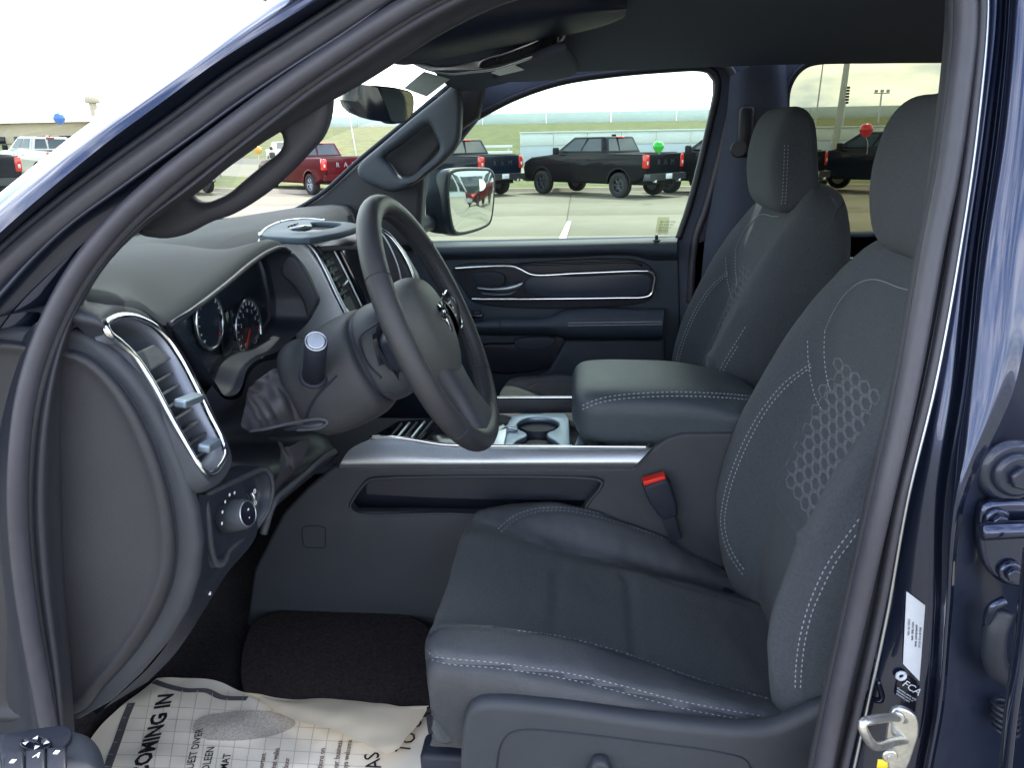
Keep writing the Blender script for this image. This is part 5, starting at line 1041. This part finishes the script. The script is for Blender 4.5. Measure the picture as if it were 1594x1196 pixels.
# ---- lower dash: central knee area
L0 = [PY(p[0], p[1], p[2]*.955) for p in [(330, 600, .99), (352, 622, 1.03), (374, 618, 1.06), (388, 582, 1.10), (412, 563, 1.16), (470, 560, 1.25), (540, 560, 1.36)]]
L1 = [PY(*p) for p in [(352, 690, .96), (380, 690, 1.02), (410, 680, 1.08), (450, 680, 1.16), (490, 680, 1.25), (560, 660, 1.36)]]
L2 = [PY(*p) for p in [(372, 728, .97), (420, 740, 1.02), (450, 735, 1.08), (475, 728, 1.15), (505, 715, 1.25), (530, 700, 1.36)]]
L3 = [PY(*p) for p in [(300, 960, .90), (350, 880, .95), (395, 822, 1.02), (440, 780, 1.12), (482, 745, 1.24), (530, 705, 1.36)]]
L4 = [p+Vector((-.05, 0, -.02)) for p in L3]; L5 = [p+Vector((-.35, 0, .0)) for p in L3]
kb = P_('knee_panel', loft([L0, [p+Vector((-.07, 0, .0)) for p in L1], [p+Vector((-.012, 0, 0)) for p in L2], L3, L4, L5], 50, 50), m_dark, dash)
P_('knee_edge', tube([p+Vector((0, 0, .001)) for p in [PY(*q) for q in [(410, 832, .99), (421, 795, 1.0), (428, 780, 1.01), (448, 762, 1.06), (478, 736, 1.14), (505, 712, 1.22), (520, 704, 1.26)]]], .006, 70, 8), m_dash, dash)
P_('lower_trim', loft([[PY(*q) for q in [(309, 770, .82), (311, 850, .82), (306, 905, .82), (288, 955, .82), (240, 1030, .82), (160, 1105, .82)]], [PY(*q) for q in [(330, 770, .86), (330, 860, .86), (325, 900, .86), (300, 960, .86), (262, 1018, .86), (200, 1080, .86)]], [PY(*q) for q in [(372, 740, .93), (400, 830, .95), (352, 895, .92), (318, 950, .90), (275, 1015, .88), (230, 1062, .88)]]], 16, 50), m_dark, dash)
P_('underside', loft([[PY(*q) for q in [(352, 895, .92), (318, 950, .90), (275, 1015, .88), (230, 1062, .88), (150, 1112, .86)]], [p+Vector((-.2, .1, -.01)) for p in [PY(*q) for q in [(352, 895, .92), (318, 950, .90), (275, 1015, .88), (230, 1062, .88), (150, 1112, .86)]]]], 6, 20), m_black, dash)
# headlamp switch pod
hb = [PY(*p) for p in [(309, 800, .845), (306, 772, .85), (315, 765, .86), (345, 752, .90), (375, 738, .95), (404, 728, .99), (413, 740, 1.0), (415, 765, 1.0), (408, 795, .98), (390, 820, .96), (362, 843, .92), (343, 862, .89), (336, 880, .87), (326, 882, .86), (316, 860, .85)]]
hc = sum(hb, Vector())/len(hb)
def hs_(s, d): return [hc+(p-hc)*s+Vector((d, 0, 0)) for p in hb]
pod_ = P_('switch_pod', loft([hs_(1.04, -.03), hs_(1.03, .0), hs_(.98, .010), hs_(.90, .012), hs_(.84, .004), hs_(.80, -.004), hs_(.4, -.004), hs_(.02, -.004)], 40, 100, cv=True), m_dark, dash)
P_('pod_edge', tube(hs_(.96, .010), .0045, 120, 8, True), m_dash, dash)
kc = PY(357, 803, .885)+Vector((.004, 0, 0)); kd = Vector((.80, -.12, .18)).normalized()
P_('headlamp_knob', cyl(kc-kd*.012, kc+kd*.024, .0225, 40, .020, bevel=.003), m_dash, dash, 'round headlamp switch')
P_('knob_ring', ring(kc+kd*.0245, kd, .0165, .0012, 40, 6), m_satin, dash); P_('knob_face', cyl(kc+kd*.023, kc+kd*.0252, .0155, 30), m_gloss, dash)
for s in (-1, 1): P_('print', box(kc+kd*.026+Vector((0, 0, s*.006)), (.001, .004, .003), .0005, seg=1), m_wtext, dash)
for k in range(5):
    a = R(60+k*28); P_('print', box(kc+Vector((0, .030*math.cos(a), .030*math.sin(a))), (.001, .004, .004), .0005, rot=None, seg=1), m_wtext, dash)
for k in range(2):
    a = PY(376+k*9, 788-k*3, .955); b = PY(376+k*9, 770-k*3, .955); P_('dimmer_wheel', tube([a+Vector((.006, 0, 0)), (a+b)/2+Vector((.010, 0, 0)), b+Vector((.006, 0, 0))], .0028, 12, 8), m_satin, dash)
for k, (x, y) in enumerate([(372, 778), (389, 783), (388, 765), (374, 790)]): P_('print', ring(PY(x, y, .95)+Vector((.008, 0, 0)), (1, 0, 0), .003, .0007, 12, 5), m_wtext, dash)
# small buttons low at the dash end
P_('lower_switch_panel', loft([[PY(*q) for q in [(322, 880, .90), (306, 905, .89), (296, 935, .88)]], [PY(*q) for q in [(345, 888, .93), (332, 915, .92), (318, 945, .91)]]], 6, 10), m_gloss, dash)
for (x, y) in ((305, 930), (311, 918), (328, 910), (325, 924)):
    P_('print', box(PY(x, y, .885), (.006, .003, .006), .001, seg=1), m_wtext, dash)
# fabric / leather boot bunched under the column
bt = []
random.seed(2)
W0 = [(385, 605), (400, 590), (430, 572), (470, 562), (520, 560)]; W1 = [(378, 640), (400, 620), (440, 604), (480, 596), (530, 600)]; W2 = [(372, 662), (405, 650), (440, 640), (480, 640), (530, 650)]; W3 = [(388, 672), (410, 668), (445, 664), (490, 662), (530, 670)]
W4 = [(430, 690), (440, 692), (455, 690), (470, 688), (480, 690)]; W5 = [(432, 728), (440, 735), (450, 730), (460, 728), (466, 726)]; W6 = [(425, 775), (430, 768), (436, 760), (440, 752), (445, 748)]
for row, y0, y1 in ((W0, 1.02, 1.14), (W1, .98, 1.12), (W2, .96, 1.10), (W3, .97, 1.10)):
    bt.append([PY(a, b, y0+(y1-y0)*k/4) for k, (a, b) in enumerate(row)])
me = loft(bt, 60, 80)
from mathutils import noise as mn_
for v in me.vertices:
    p = v.co; f = mn_.noise(Vector((p.x*28, p.y*20+p.z*12, p.z*10)))*.013+abs(mn_.noise(Vector((p.x*60+p.z*25, p.y*45, 3))))*.010
    v.co += Vector((f*.8, -f*1.0, f*.3))
P_('column_boot', me, mat('boot_vinyl', (0.035, 0.036, 0.045), .5, noise=.06, nscale=80, bump=.2, bscale=600), dash, 'crumpled soft boot below the steering column')
me = loft([[PY(a, b, 1.02+.015*k) for k, (a, b) in enumerate(r_)] for r_ in (W4, W5, W6)], 40, 30)
for v in me.vertices: v.co.y -= .012*mn_.noise(v.co*40)+.010*math.sin(v.co.x*260)
P_('boot_tail', me, MATS['boot_vinyl'], dash)
P_('tilt_lever', loft([[PY(442, 668, .99), PY(470, 662, .97), PY(500, 655, .96), PY(507, 656, .96)], [PY(442, 669, .985), PY(470, 665, .955), PY(500, 660, .95), PY(508, 660, .955)], [PY(443, 671, .99), PY(472, 670, .96), PY(498, 667, .95), PY(506, 663, .955)]], 10, 24), m_dash, dash)
P_('boot_wire', tube([PY(388, 672, .95), PY(415, 668, .95), PY(450, 660, .955), PY(500, 653, .95), PY(510, 657, .95), PY(500, 666, .95), PY(462, 670, .955)], .0022, 60, 6), m_dash, dash)
# ---- centre stack
ST = 1.375
stk = [(404, 366), (440, 371), (466, 376), (482, 388), (500, 415), (520, 456), (544, 500), (560, 560), (470, 560), (430, 430), (395, 385)]
P_('stack_side', plate([S(ST, stk)], .03, .006, 'Y', ST), mat('stack_side_paint', (0.66, 0.7, 0.74), .42, metal=.3, noise=.04, nscale=200), dash, 'soft grey side of the centre stack')
P_('bright_edge', tube(S(ST-.002, [(403, 365), (435, 368), (458, 371), (476, 378), (488, 389), (503, 415), (522, 455), (543, 497)]), .0048, 100, 8), m_satin, dash)
def fc(y, px): return [PY(a, b, y) for a, b in px]
fa = S(1.385, [(478, 372), (491, 389), (505, 415), (524, 455), (546, 500), (560, 530)])
fb = [Vector((p.x+.002, 1.66, p.z)) for p in fa]
P_('stack_face', loft([fa, [Vector((p.x+.004, 1.50, p.z)) for p in fa], fb], 10, 30), m_black, dash, 'gloss black centre stack face')
fd = Vector((fa[4].x-fa[1].x, 0, fa[4].z-fa[1].z)); nrm = Vector((-fd.z, 0, fd.x)).normalized(); nrm = nrm if nrm.x > 0 else -nrm
def onface(y, t, d=.004): p = fa[1].lerp(fa[4], t); return Vector((p.x, y, p.z))+nrm*d
P_('stack_top_band', apply_mods(mk([onface(1.39, -.04), onface(1.46, -.04), onface(1.46, .10), onface(1.39, .10)], [(0, 1, 2, 3)], False), [('SOLIDIFY', dict(thickness=.006, offset=0)), ('BEVEL', dict(width=.0015, segments=2))]), m_dash, dash)
for k in range(6):
    t = .16+k*.10; P_('vent_slat', apply_mods(mk([onface(1.395, t), onface(1.442, t), onface(1.442, t+.05, .001), onface(1.395, t+.05, .001)], [(0, 1, 2, 3)], False), [('SOLIDIFY', dict(thickness=.004, offset=0))]), m_black, dash)
for k in range(7): P_('switch_mark', box(onface(1.398, .2+k*.08, .007), (.002, .002, .006), 0), m_satin, dash)
P_('vent_tab', tube([onface(1.40, .55, .012), onface(1.44, .52, .012)], .003, 6, 8), m_satin, dash)
P_('bright_edge', tube([onface(1.452, .02, .008), onface(1.452, .5, .009), onface(1.452, .95, .008)], .0022, 20, 6), m_satin, dash)
P_('bright_edge', tube([onface(1.395, .985, .006), onface(1.44, .95, .006)], .002, 8, 6), m_satin, dash)
P_('touch_screen', apply_mods(mk([onface(1.47, .0, .01), onface(1.63, .0, .01), onface(1.63, .95, .01), onface(1.47, .95, .01)], [(0, 1, 2, 3)], False), [('SOLIDIFY', dict(thickness=.012, offset=0)), ('BEVEL', dict(width=.004, segments=2))]), m_gloss, dash)
P_('stack_wing', plate([S(1.62, [(575, 350), (600, 365), (625, 395), (645, 430), (660, 470), (650, 520), (560, 520), (540, 380)])], .05, .012, 'Y', 1.62), m_dash, dash)
P_('bright_edge', tube(S(1.615, [(592, 357), (607, 368), (624, 390), (637, 415), (646, 445), (650, 470)]), .0035, 60, 6), m_chrome, dash)
P_('bright_edge', tube(S(1.60, [(585, 352), (600, 372), (612, 395), (622, 425), (628, 460)]), .0022, 60, 6), m_satin, dash)
P_('stack_top', plate([cr([PZ(x, y, 1.468) for x, y in [(405, 366), (420, 352), (445, 343), (475, 340), (500, 343), (546, 346), (560, 350), (535, 360), (505, 366), (480, 370), (440, 369)]], 60, True), cr([PZ(x, y, 1.468) for x, y in [(452, 357), (465, 353), (484, 349), (486, 345), (530, 347), (510, 356), (495, 358), (470, 360)]], 40, True)], .012, .004, 'Z', 1.456), mat('tray_paint', (0.06, 0.085, 0.115), .6, spec=.3, noise=.04), dash, 'pale silver tray surround on top of the centre stack')
P_('tray_floor', plate([[PZ(x, y, 1.46) for x, y in [(430, 368), (430, 343), (560, 343), (560, 364)]]], .01, .002, 'Z', 1.43), m_dark, dash)
P_('bright_edge', tube([PZ(x, y, 1.469) for x, y in [(404, 367), (409, 360), (420, 352), (445, 343.5), (475, 340.5), (505, 343)]], .0022, 40, 6), m_satin, dash)
for k in range(3): P_('slot_mark', tube([PZ(449+k*5, 353-k*1.4, 1.4695), PZ(453+k*5, 349-k*1.4, 1.4695)], .0018, 4, 5), m_dark, dash)
P_('tray_bar', tube([PZ(450, 357, 1.466), PZ(470, 353, 1.47), PZ(484, 352, 1.468)], .003, 12, 6), m_satin, dash)
# ================================================================ STEERING COLUMN AND WHEEL
wc = Vector((-.214, 1.12, 1.358)); wn = Vector((.378, 0, .165)).normalized(); wu = Vector((-.165, 0, .378)).normalized(); wy = Vector((0, 1, 0))
def wp(y, u, n=0): return wc+wy*y+wu*u+wn*n
def csn(t, hw, hu, du=0, pw=2.6, n=36):
    r_ = []
    for k in range(n):
        a = 2*math.pi*k/n; c, s = math.cos(a), math.sin(a)
        r_.append(wp(math.copysign(abs(c)**(2/pw), c)*hw, du+math.copysign(abs(s)**(2/pw), s)*hu, t))
    return r_
sw = P_('steering_column', loft([csn(-.105, .075, .068, -.010), csn(-.11, .084, .076, -.010), csn(-.12, .088, .080, -.012), csn(-.16, .088, .082, -.015), csn(-.20, .084, .078, -.018), csn(-.228, .074, .075, -.012), csn(-.245, .05, .05, -.012)], 50, 72, cv=True, capv=True), mat('column_plastic', (0.03969, 0.04277, 0.05054), .5, noise=.05, bump=.25, bscale=900, kind='voronoi'), None, 'steering column shroud')
P_('column_seam', tube([wp(-.0892, .03-.03, -.14), wp(-.089, -.02, -.19), wp(-.07, -.06, -.24)], .0015, 30, 6), m_black, sw)
P_('column_collar', loft([csn(-.05, .060, .060, -.008), csn(-.058, .070, .068, -.008), csn(-.075, .080, .074, -.008), csn(-.098, .080, .073, -.008), csn(-.102, .070, .064, -.008)], 30, 72, cv=True, capv=True), m_dash, sw)
P_('collar_gap', loft([csn(-.098, .076, .069, -.008), csn(-.108, .076, .069, -.008)], 4, 60, cv=True), m_black, sw)
sa, sb = PY(492, 532, .955), PY(488, 585, 1.03)
P_('signal_stalk', cyl(sb, sa, .0155, 32, .0155, bevel=.003), m_black, sw, 'turn signal stalk with a pale round end button')
sdn = (sa-sb).normalized(); P_('stalk_button', cyl(sa, sa+sdn*.003, .0118, 32, bevel=.001), m_satin, sw); P_('stalk_ring', ring(sa+sdn*.001, sdn, .0135, .0012, 40, 6), m_satin, sw)
P_('stalk_boot', ring(sb, sdn, .017, .004, 30, 8), m_black, sw)
whl = P_('steering_wheel', tube([wp(.183*math.cos(2*math.pi*k/48), .189*math.sin(2*math.pi*k/48)) for k in range(48)], .0172, 220, 20, True, up=wn), m_wheel, None, 'leather wrapped steering wheel')
for a in (R(33), R(147), R(-42), R(-138)):
    c = wp(.183*math.cos(a), .189*math.sin(a)); tdir = (wy*(-math.sin(a))+wu*math.cos(a)).normalized()
    P_('rim_seam', ring(c, tdir, .0168, .0011, 30, 6), m_black, whl)
# hand stitching along the inside of the rim
stm = []
for k in range(300):
    a = 2*math.pi*k/300; c, s = math.cos(a), math.sin(a)
    if abs(((math.degrees(a)+360) % 360)-270) < 8: continue
    p = wp((.183-.0165)*c, (.189-.0165)*s); q = wp((.183-.0165)*math.cos(a+.014), (.189-.0165)*math.sin(a+.014))
    z = .0045*(1 if k % 2 else -1); stm.append(tube([p+wn*z, q-wn*z], .0009, 2, 4))
P_('rim_stitching', joinm(stm), m_seam, whl, kind='stuff')
# airbag cover
def ab(n, sy, su, du=0.0, k=36):
    r_ = []
    for i in range(k):
        a = 2*math.pi*i/k; c, s = math.cos(a), math.sin(a); w = 1.0 if s > 0 else 1-.38*(-s)**1.5
        r_.append(wp(math.copysign(abs(c)**.8, c)*sy*w, du+math.copysign(abs(s)**.85, s)*su*(1 if s > 0 else 1.15), n))
    return r_
P_('airbag_cover', loft([ab(-.045, .078, .073), ab(-.028, .082, .080), ab(-.010, .078, .078), ab(.006, .066, .068), ab(.015, .047, .05), ab(.019, .025, .028), ab(.020, .002, .002)], 40, 80, cv=True, capv=True), mat('airbag_skin', (0.06757, 0.07276, 0.0729), .5, noise=.05, bump=.3, bscale=900, kind='voronoi'), whl)
P_('hub_back', loft([csn(-.055, .062, .065), csn(-.048, .078, .078), csn(-.035, .080, .08), csn(-.028, .078, .078)], 14, 60, cv=True, capv=True), m_dark, whl)
def w2(y, u, n): return wp(y*(1.14 if y > 0 else 1), u-(.016 if y > 0 else 0)*max(0, min(1, (.165-abs(y))/.03)), n-(.046 if y < 0 else .012)*max(0, min(1, (.165-abs(y))/.03)))
for s in (-1, 1):
    P_('spoke', loft([[w2(s*.07, .035, .012), w2(s*.12, .030, .006), w2(s*.17, .022, .002)], [w2(s*.07, .03, .022), w2(s*.12, .024, .014), w2(s*.17, .016, .010)], [w2(s*.07, -.02, .024), w2(s*.12, -.018, .014), w2(s*.17, -.012, .010)], [w2(s*.07, -.03, .010), w2(s*.12, -.026, .004), w2(s*.17, -.018, .0)], [w2(s*.07, -.02, -.012), w2(s*.12, -.018, -.008), w2(s*.17, -.012, -.006)], [w2(s*.07, .03, -.012), w2(s*.12, .024, -.008), w2(s*.17, .016, -.006)]], 40, 20, cu=True), m_dark, whl)
    P_('switch_frame', tube([w2(s*.082, .040, .022), w2(s*.115, .040, .020), w2(s*.138, .028, .016), w2(s*.142, .006, .014), w2(s*.130, -.018, .016), w2(s*.10, -.024, .020)], .0026, 50, 8), m_chrome, whl)
    P_('switch_block', loft([[w2(s*.086, .036, .018), w2(s*.115, .034, .015), w2(s*.136, .024, .012)], [w2(s*.086, .01, .020), w2(s*.115, .01, .017), w2(s*.138, .008, .013)], [w2(s*.086, -.020, .018), w2(s*.112, -.018, .015), w2(s*.130, -.010, .012)]], 12, 12), m_gloss, whl)
    for (a, b) in ((.10, .022), (.115, .010), (.125, .020), (.108, -.002)): P_('print', box(w2(s*a, b, .0195-(a-.1)*.18), (.003, .004, .003), .0005, seg=1), m_wtext, whl)
    P_('shift_paddle', loft([[wp(s*.085, .045, -.045), wp(s*.12, .040, -.046), wp(s*.14, .02, -.046)], [wp(s*.085, -.02, -.045), wp(s*.12, -.03, -.046), wp(s*.13, -.035, -.046)]], 6, 10), m_dark, whl)
P_('lower_spoke', loft([[wp(-.05, -.06, -.010), wp(-.045, -.12, -.006), wp(-.058, -.172, .004)], [wp(-.04, -.06, .0), wp(-.035, -.12, .004), wp(-.050, -.172, .010)], [wp(.04, -.06, .0), wp(.035, -.12, .004), wp(.050, -.172, .010)], [wp(.05, -.06, -.010), wp(.045, -.12, -.006), wp(.058, -.172, .004)], [wp(.04, -.06, -.03), wp(.035, -.12, -.02), wp(.05, -.172, -.008)], [wp(-.04, -.06, -.03), wp(-.035, -.12, -.02), wp(-.05, -.172, -.008)]], 40, 20, cu=True), m_dash, whl)
# ram's head style badge
def bp_(y, u, d=.052): return wp(y*1.08, .002+u*1.08, d-.0325)
em = P_('emblem', loft([[bp_(-.020*s, .018, .046), bp_(-.010*s, .024, .049), bp_(0, .019, .051), bp_(.010*s, .024, .049), bp_(.020*s, .018, .046), bp_(.021*s, .002, .047), bp_(.012*s, -.006, .049), bp_(.008*s, -.020, .049), bp_(0, -.026, .048), bp_(-.008*s, -.020, .049), bp_(-.012*s, -.006, .049), bp_(-.021*s, .002, .047)] for s in (1.0,)]+[[bp_(-.017, .016, .052), bp_(-.009, .021, .054), bp_(0, .015, .055), bp_(.009, .021, .054), bp_(.017, .016, .052), bp_(.018, .004, .052), bp_(.009, -.004, .054), bp_(.006, -.018, .053), bp_(0, -.022, .053), bp_(-.006, -.018, .053), bp_(-.009, -.004, .054), bp_(-.018, .004, .052)]], 4, 48, cv=True, capv=True), m_chrome, whl, 'chrome ram head badge')
for s in (-1, 1): P_('emblem_horn', tube([bp_(s*.003, .012, .056), bp_(s*.010, .016, .056), bp_(s*.015, .010, .055), bp_(s*.012, .001, .056), bp_(s*.006, .004, .056)], .002, 24, 6), m_gloss, whl)
# left column side: slotted control with bright lines
P_('slot_light', tube([wp(-.083, .030, -.060), wp(-.0835, .015, -.056), wp(-.0835, -.018, -.066)], .0016, 20, 6), m_satin, sw)
P_('side_recess', tube([wp(-.0815, .045, -.05), wp(-.0835, .035, -.085), wp(-.083, 0, -.093), wp(-.081, -.03, -.085)], .0018, 30, 6), m_black, sw)
P_('side_lever', loft([[wp(-.085, .032, -.066), wp(-.087, .02, -.070), wp(-.087, -.012, -.078)], [wp(-.085, .035, -.056), wp(-.088, .02, -.058), wp(-.087, -.012, -.068)]], 6, 12), m_gloss, sw)
P_('column_slot', box(wp(-.083, -.055, -.085), (.012, .004, .003), .001, seg=1), m_black, sw)
# ================================================================ LOOSE THINGS AND OPEN DOOR
# paper floor mat
PZH = .682
mp_ = mat('paper', (0.9, 0.8299, 0.7068), .85, noise=.03, nscale=8, bump=.25, bscale=12, bdist=.004)
pf = thing('paper_floor_mat', PZ(420, 1150, PZH), 'crumpled printed paper floor mat with a folded over corner on the driver footwell carpet', 'paper mat')
def pz(x, y, h=0): return PZ(x, y, PZH+h)
def wav(p): return .006*mn_.noise(Vector((p.x*9, p.y*9, 1)))+.0025*mn_.noise(Vector((p.x*26, p.y*22, 5)))
def psheet(rows, h=0, nu=50, nv=60, amp=1):
    me = loft([[pz(x, y, h+(q[0] if q else 0)) for x, y, *q in r_] for r_ in rows], nu, nv)
    for v in me.vertices: v.co.z += wav(v.co)*amp
    return me
base = link('paper_sheet', psheet([[(244, 1056), (300, 1057), (335, 1059), (365, 1070), (400, 1085), (470, 1100), (560, 1100), (640, 1100), (668, 1098)], [(205, 1090), (260, 1090), (350, 1100), (450, 1120), (560, 1130), (675, 1128)], [(150, 1140), (230, 1140), (350, 1150), (480, 1160), (600, 1165), (690, 1160)], [(110, 1210), (230, 1215), (400, 1220), (560, 1225), (715, 1220)], [(60, 1320), (230, 1320), (400, 1320), (560, 1320), (760, 1320)]]), mp_, pf)
m_fold = mat('paper_back', (0.9, 0.772, 0.5766), .85, noise=.04, nscale=10, bump=.25, bscale=12, bdist=.004)
fold = link('folded_flap', psheet([[(362, 1072), (378, 1077), (400, 1087), (430, 1106, .012), (470, 1124, .02), (530, 1143, .025), (585, 1167, .022), (605, 1177, .014)], [(372, 1074), (400, 1083), (450, 1096, .012), (520, 1110, .022), (570, 1130, .022), (605, 1160, .018), (612, 1172, .012)], [(376, 1076), (430, 1090, .003), (520, 1093, .012), (580, 1102, .016), (620, 1118, .016), (628, 1145, .012), (622, 1166, .01)], [(380, 1077), (445, 1088, .002), (530, 1089, .006), (600, 1096, .010), (645, 1101, .012), (664, 1098, .008), (655, 1120, .008), (630, 1152, .008)]], .010, 40, 60), m_fold, pf)
BP = bvh([base, fold]); BPo = bvh([base])
def band_on(pxs, w, m, name='border'):
    pn = onto(BPo, pxs, 80); vs = []; fs = []
    for i, (p, n) in enumerate(pn):
        t = (pn[min(i+1, len(pn)-1)][0]-pn[max(i-1, 0)][0]).normalized(); s = t.cross(Vector((0, 0, 1))).normalized()*w
        vs += [p-s+Vector((0, 0, .0012)), p+s+Vector((0, 0, .0012))]
    for i in range(len(pn)-1): fs.append((2*i, 2*i+1, 2*i+3, 2*i+2))
    if len(pn) > 2: return link(name, mk(vs, fs), m, pf)
m_band = mat('grey_print', (0.1, 0.1, 0.11), .7, noise=.1)
band_on([(236, 1061), (262, 1070), (290, 1076), (322, 1077), (345, 1087), (385, 1089)], .0055, m_band)
band_on([(205, 1096), (195, 1120), (183, 1155), (168, 1196), (150, 1250)], .0065, m_band)
band_on([(668, 1105), (672, 1140), (684, 1185), (660, 1200)], .006, m_band)
m_line = mat('grid_print', (0.58, 0.54, 0.48), .8, noise=.1)
for k in range(14):
    x = 236+k*24; band_on([(x, 1076+max(0, k-5)*5), (x-10-k*.0, 1130), (x-24, 1220)], .0006, m_line, 'grid_line')
for k in range(7):
    y = 1100+k*19; band_on([(200-k*8, y), (300, y+4), (420, y+12), (560+k*5, y+20)], .0006, m_line, 'grid_line')
fo = ( [(300, 1137), (310, 1120), (345, 1112), (400, 1108), (440, 1115), (462, 1128), (440, 1142), (400, 1152), (350, 1155), (312, 1150)])
fr = [[p+Vector((0, 0, .0014)) for p, n in onto(BPo, [(375+(x-375)*s, 1132+(y-1132)*s) for x, y in fo], 40, True)] for s in (1, .85, .7, .5, .3, .02)]
link('footprint_print', loft(fr, 16, 40, cv=True), mat('shoe_print', (0.5, 0.46, 0.41), .85, noise=.3, nscale=300), pf)
def ptext(s, size, x0, y0, x1, y1, name='print', m=None, flip=1, fat=.0002):
    a, b = pz(x0, y0), pz(x1, y1); ux = (b-a).normalized(); uy = Vector((0, 0, 1)).cross(ux)*flip
    me = text(s, size, a, ux, uy, .0003, fat=fat)
    for v in me.vertices:
        h = BPo.ray_cast(Vector((v.co.x, v.co.y, 1.0)), Vector((0, 0, -1))); v.co.z = (h[0].z if h[0] else v.co.z)+.0015
    link(name, me, m or m_text, pf)
ptext('THANKS FOR COMING IN', .036, 153, 1430, 248, 1150, 'headline', fat=.0012)
for (s, x, y) in [('THE TRUEST DIVER', 290, 1230), ('PETINDLEEN', 316, 1222), ('PAPERMAT', 344, 1222)]: ptext(s, .017, x, y+14, x+10, y-26)
for (s, x, y) in [('most important', 404, 1225), ('person that walks', 424, 1225), ('in our door', 444, 1220), ('suggestions on', 497, 1215), ('improving our business', 518, 1235), ('always welcome', 538, 1205)]: ptext(s, .012, x, y+8, x+6, y-26, m=mat('brown_print', (0.22, 0.14, 0.11), .8) if 'brown_print' not in MATS else MATS['brown_print'])
ptext('WAS', .034, 598, 1225, 588, 1165); ptext('TO U', .034, 636, 1175, 656, 1125)
# open door's switch panel in the near corner
m_sw = mat('switch_panel', (0.03375, 0.039, 0.051), .5, noise=.05, bump=.25, bscale=900, kind='voronoi')
def dz(x, y, z=1.12): return PZ(x, y, z)
dtop = [(-80, 1138), (0, 1130), (60, 1128), (112, 1127), (138, 1134), (152, 1150), (159, 1175), (163, 1210), (165, 1280), (165, 1400), (-80, 1400)]
dr = P_('door_armrest', plate([cr([dz(x, y) for x, y in dtop], 80, True)], .07, .016, 'Z', 1.05, res=5), m_sw, None, 'armrest of the open driver door with mirror and window switches')
P_('switch_plate', plate([cr([dz(x, y, 1.122) for x, y in [(4, 1200), (2, 1160), (12, 1146), (40, 1140), (100, 1133), (112, 1140), (108, 1158), (100, 1166), (105, 1200), (105, 1280), (4, 1280)]], 70, True)], .004, .0015, 'Z', 1.120), m_dark, dr)
P_('mirror_switch', loft([[dz(56+25*s*math.cos(a), 1158+11*s*math.sin(a), 1.124+h) for a in np.linspace(0, 2*math.pi, 24, False)] for s, h in ((1, 0), (.97, .004), (.8, .003), (.1, .001))], 12, 40, cv=True), m_gloss, dr)
for (x, y, a) in ((56, 1150, 0), (40, 1158, 1), (72, 1157, 2), (57, 1164, 3)):
    c = dz(x, y, 1.1285); d = {0: (0, 1), 1: (-1, 0), 2: (1, 0), 3: (0, -1)}[a]; dx, dy_ = Vector((d[0], d[1], 0))*.003, Vector((-d[1], d[0], 0))*.0022
    link('print', mk([c+dx, c-dx*.4+dy_, c-dx*.4-dy_, c+dx+Vector((0, 0, .0004)), c-dx*.4+dy_+Vector((0, 0, .0004)), c-dx*.4-dy_+Vector((0, 0, .0004))], [(0, 1, 2), (3, 4, 5), (0, 1, 4, 3), (1, 2, 5, 4), (2, 0, 3, 5)], False), m_wtext, dr)
for k in range(3):
    x0 = 8+k*33; P_('window_switch', plate([[dz(x, y, 1.125) for x, y in [(x0, 1178-k*4), (x0+30, 1175-k*4), (x0+31, 1215), (x0, 1218)]]], .006, .002, 'Z', 1.123), m_dark, dr)
P_('print', text('A', .0085, dz(50, 1180, 1.1295), (1, 0, 0), (0, 1, 0), .0003), m_wtext, dr)
for (x, y) in ((20, 1186), (88, 1172)): P_('print', box(dz(x, y, 1.1295), (.004, .004, .0004)), m_wtext, dr)
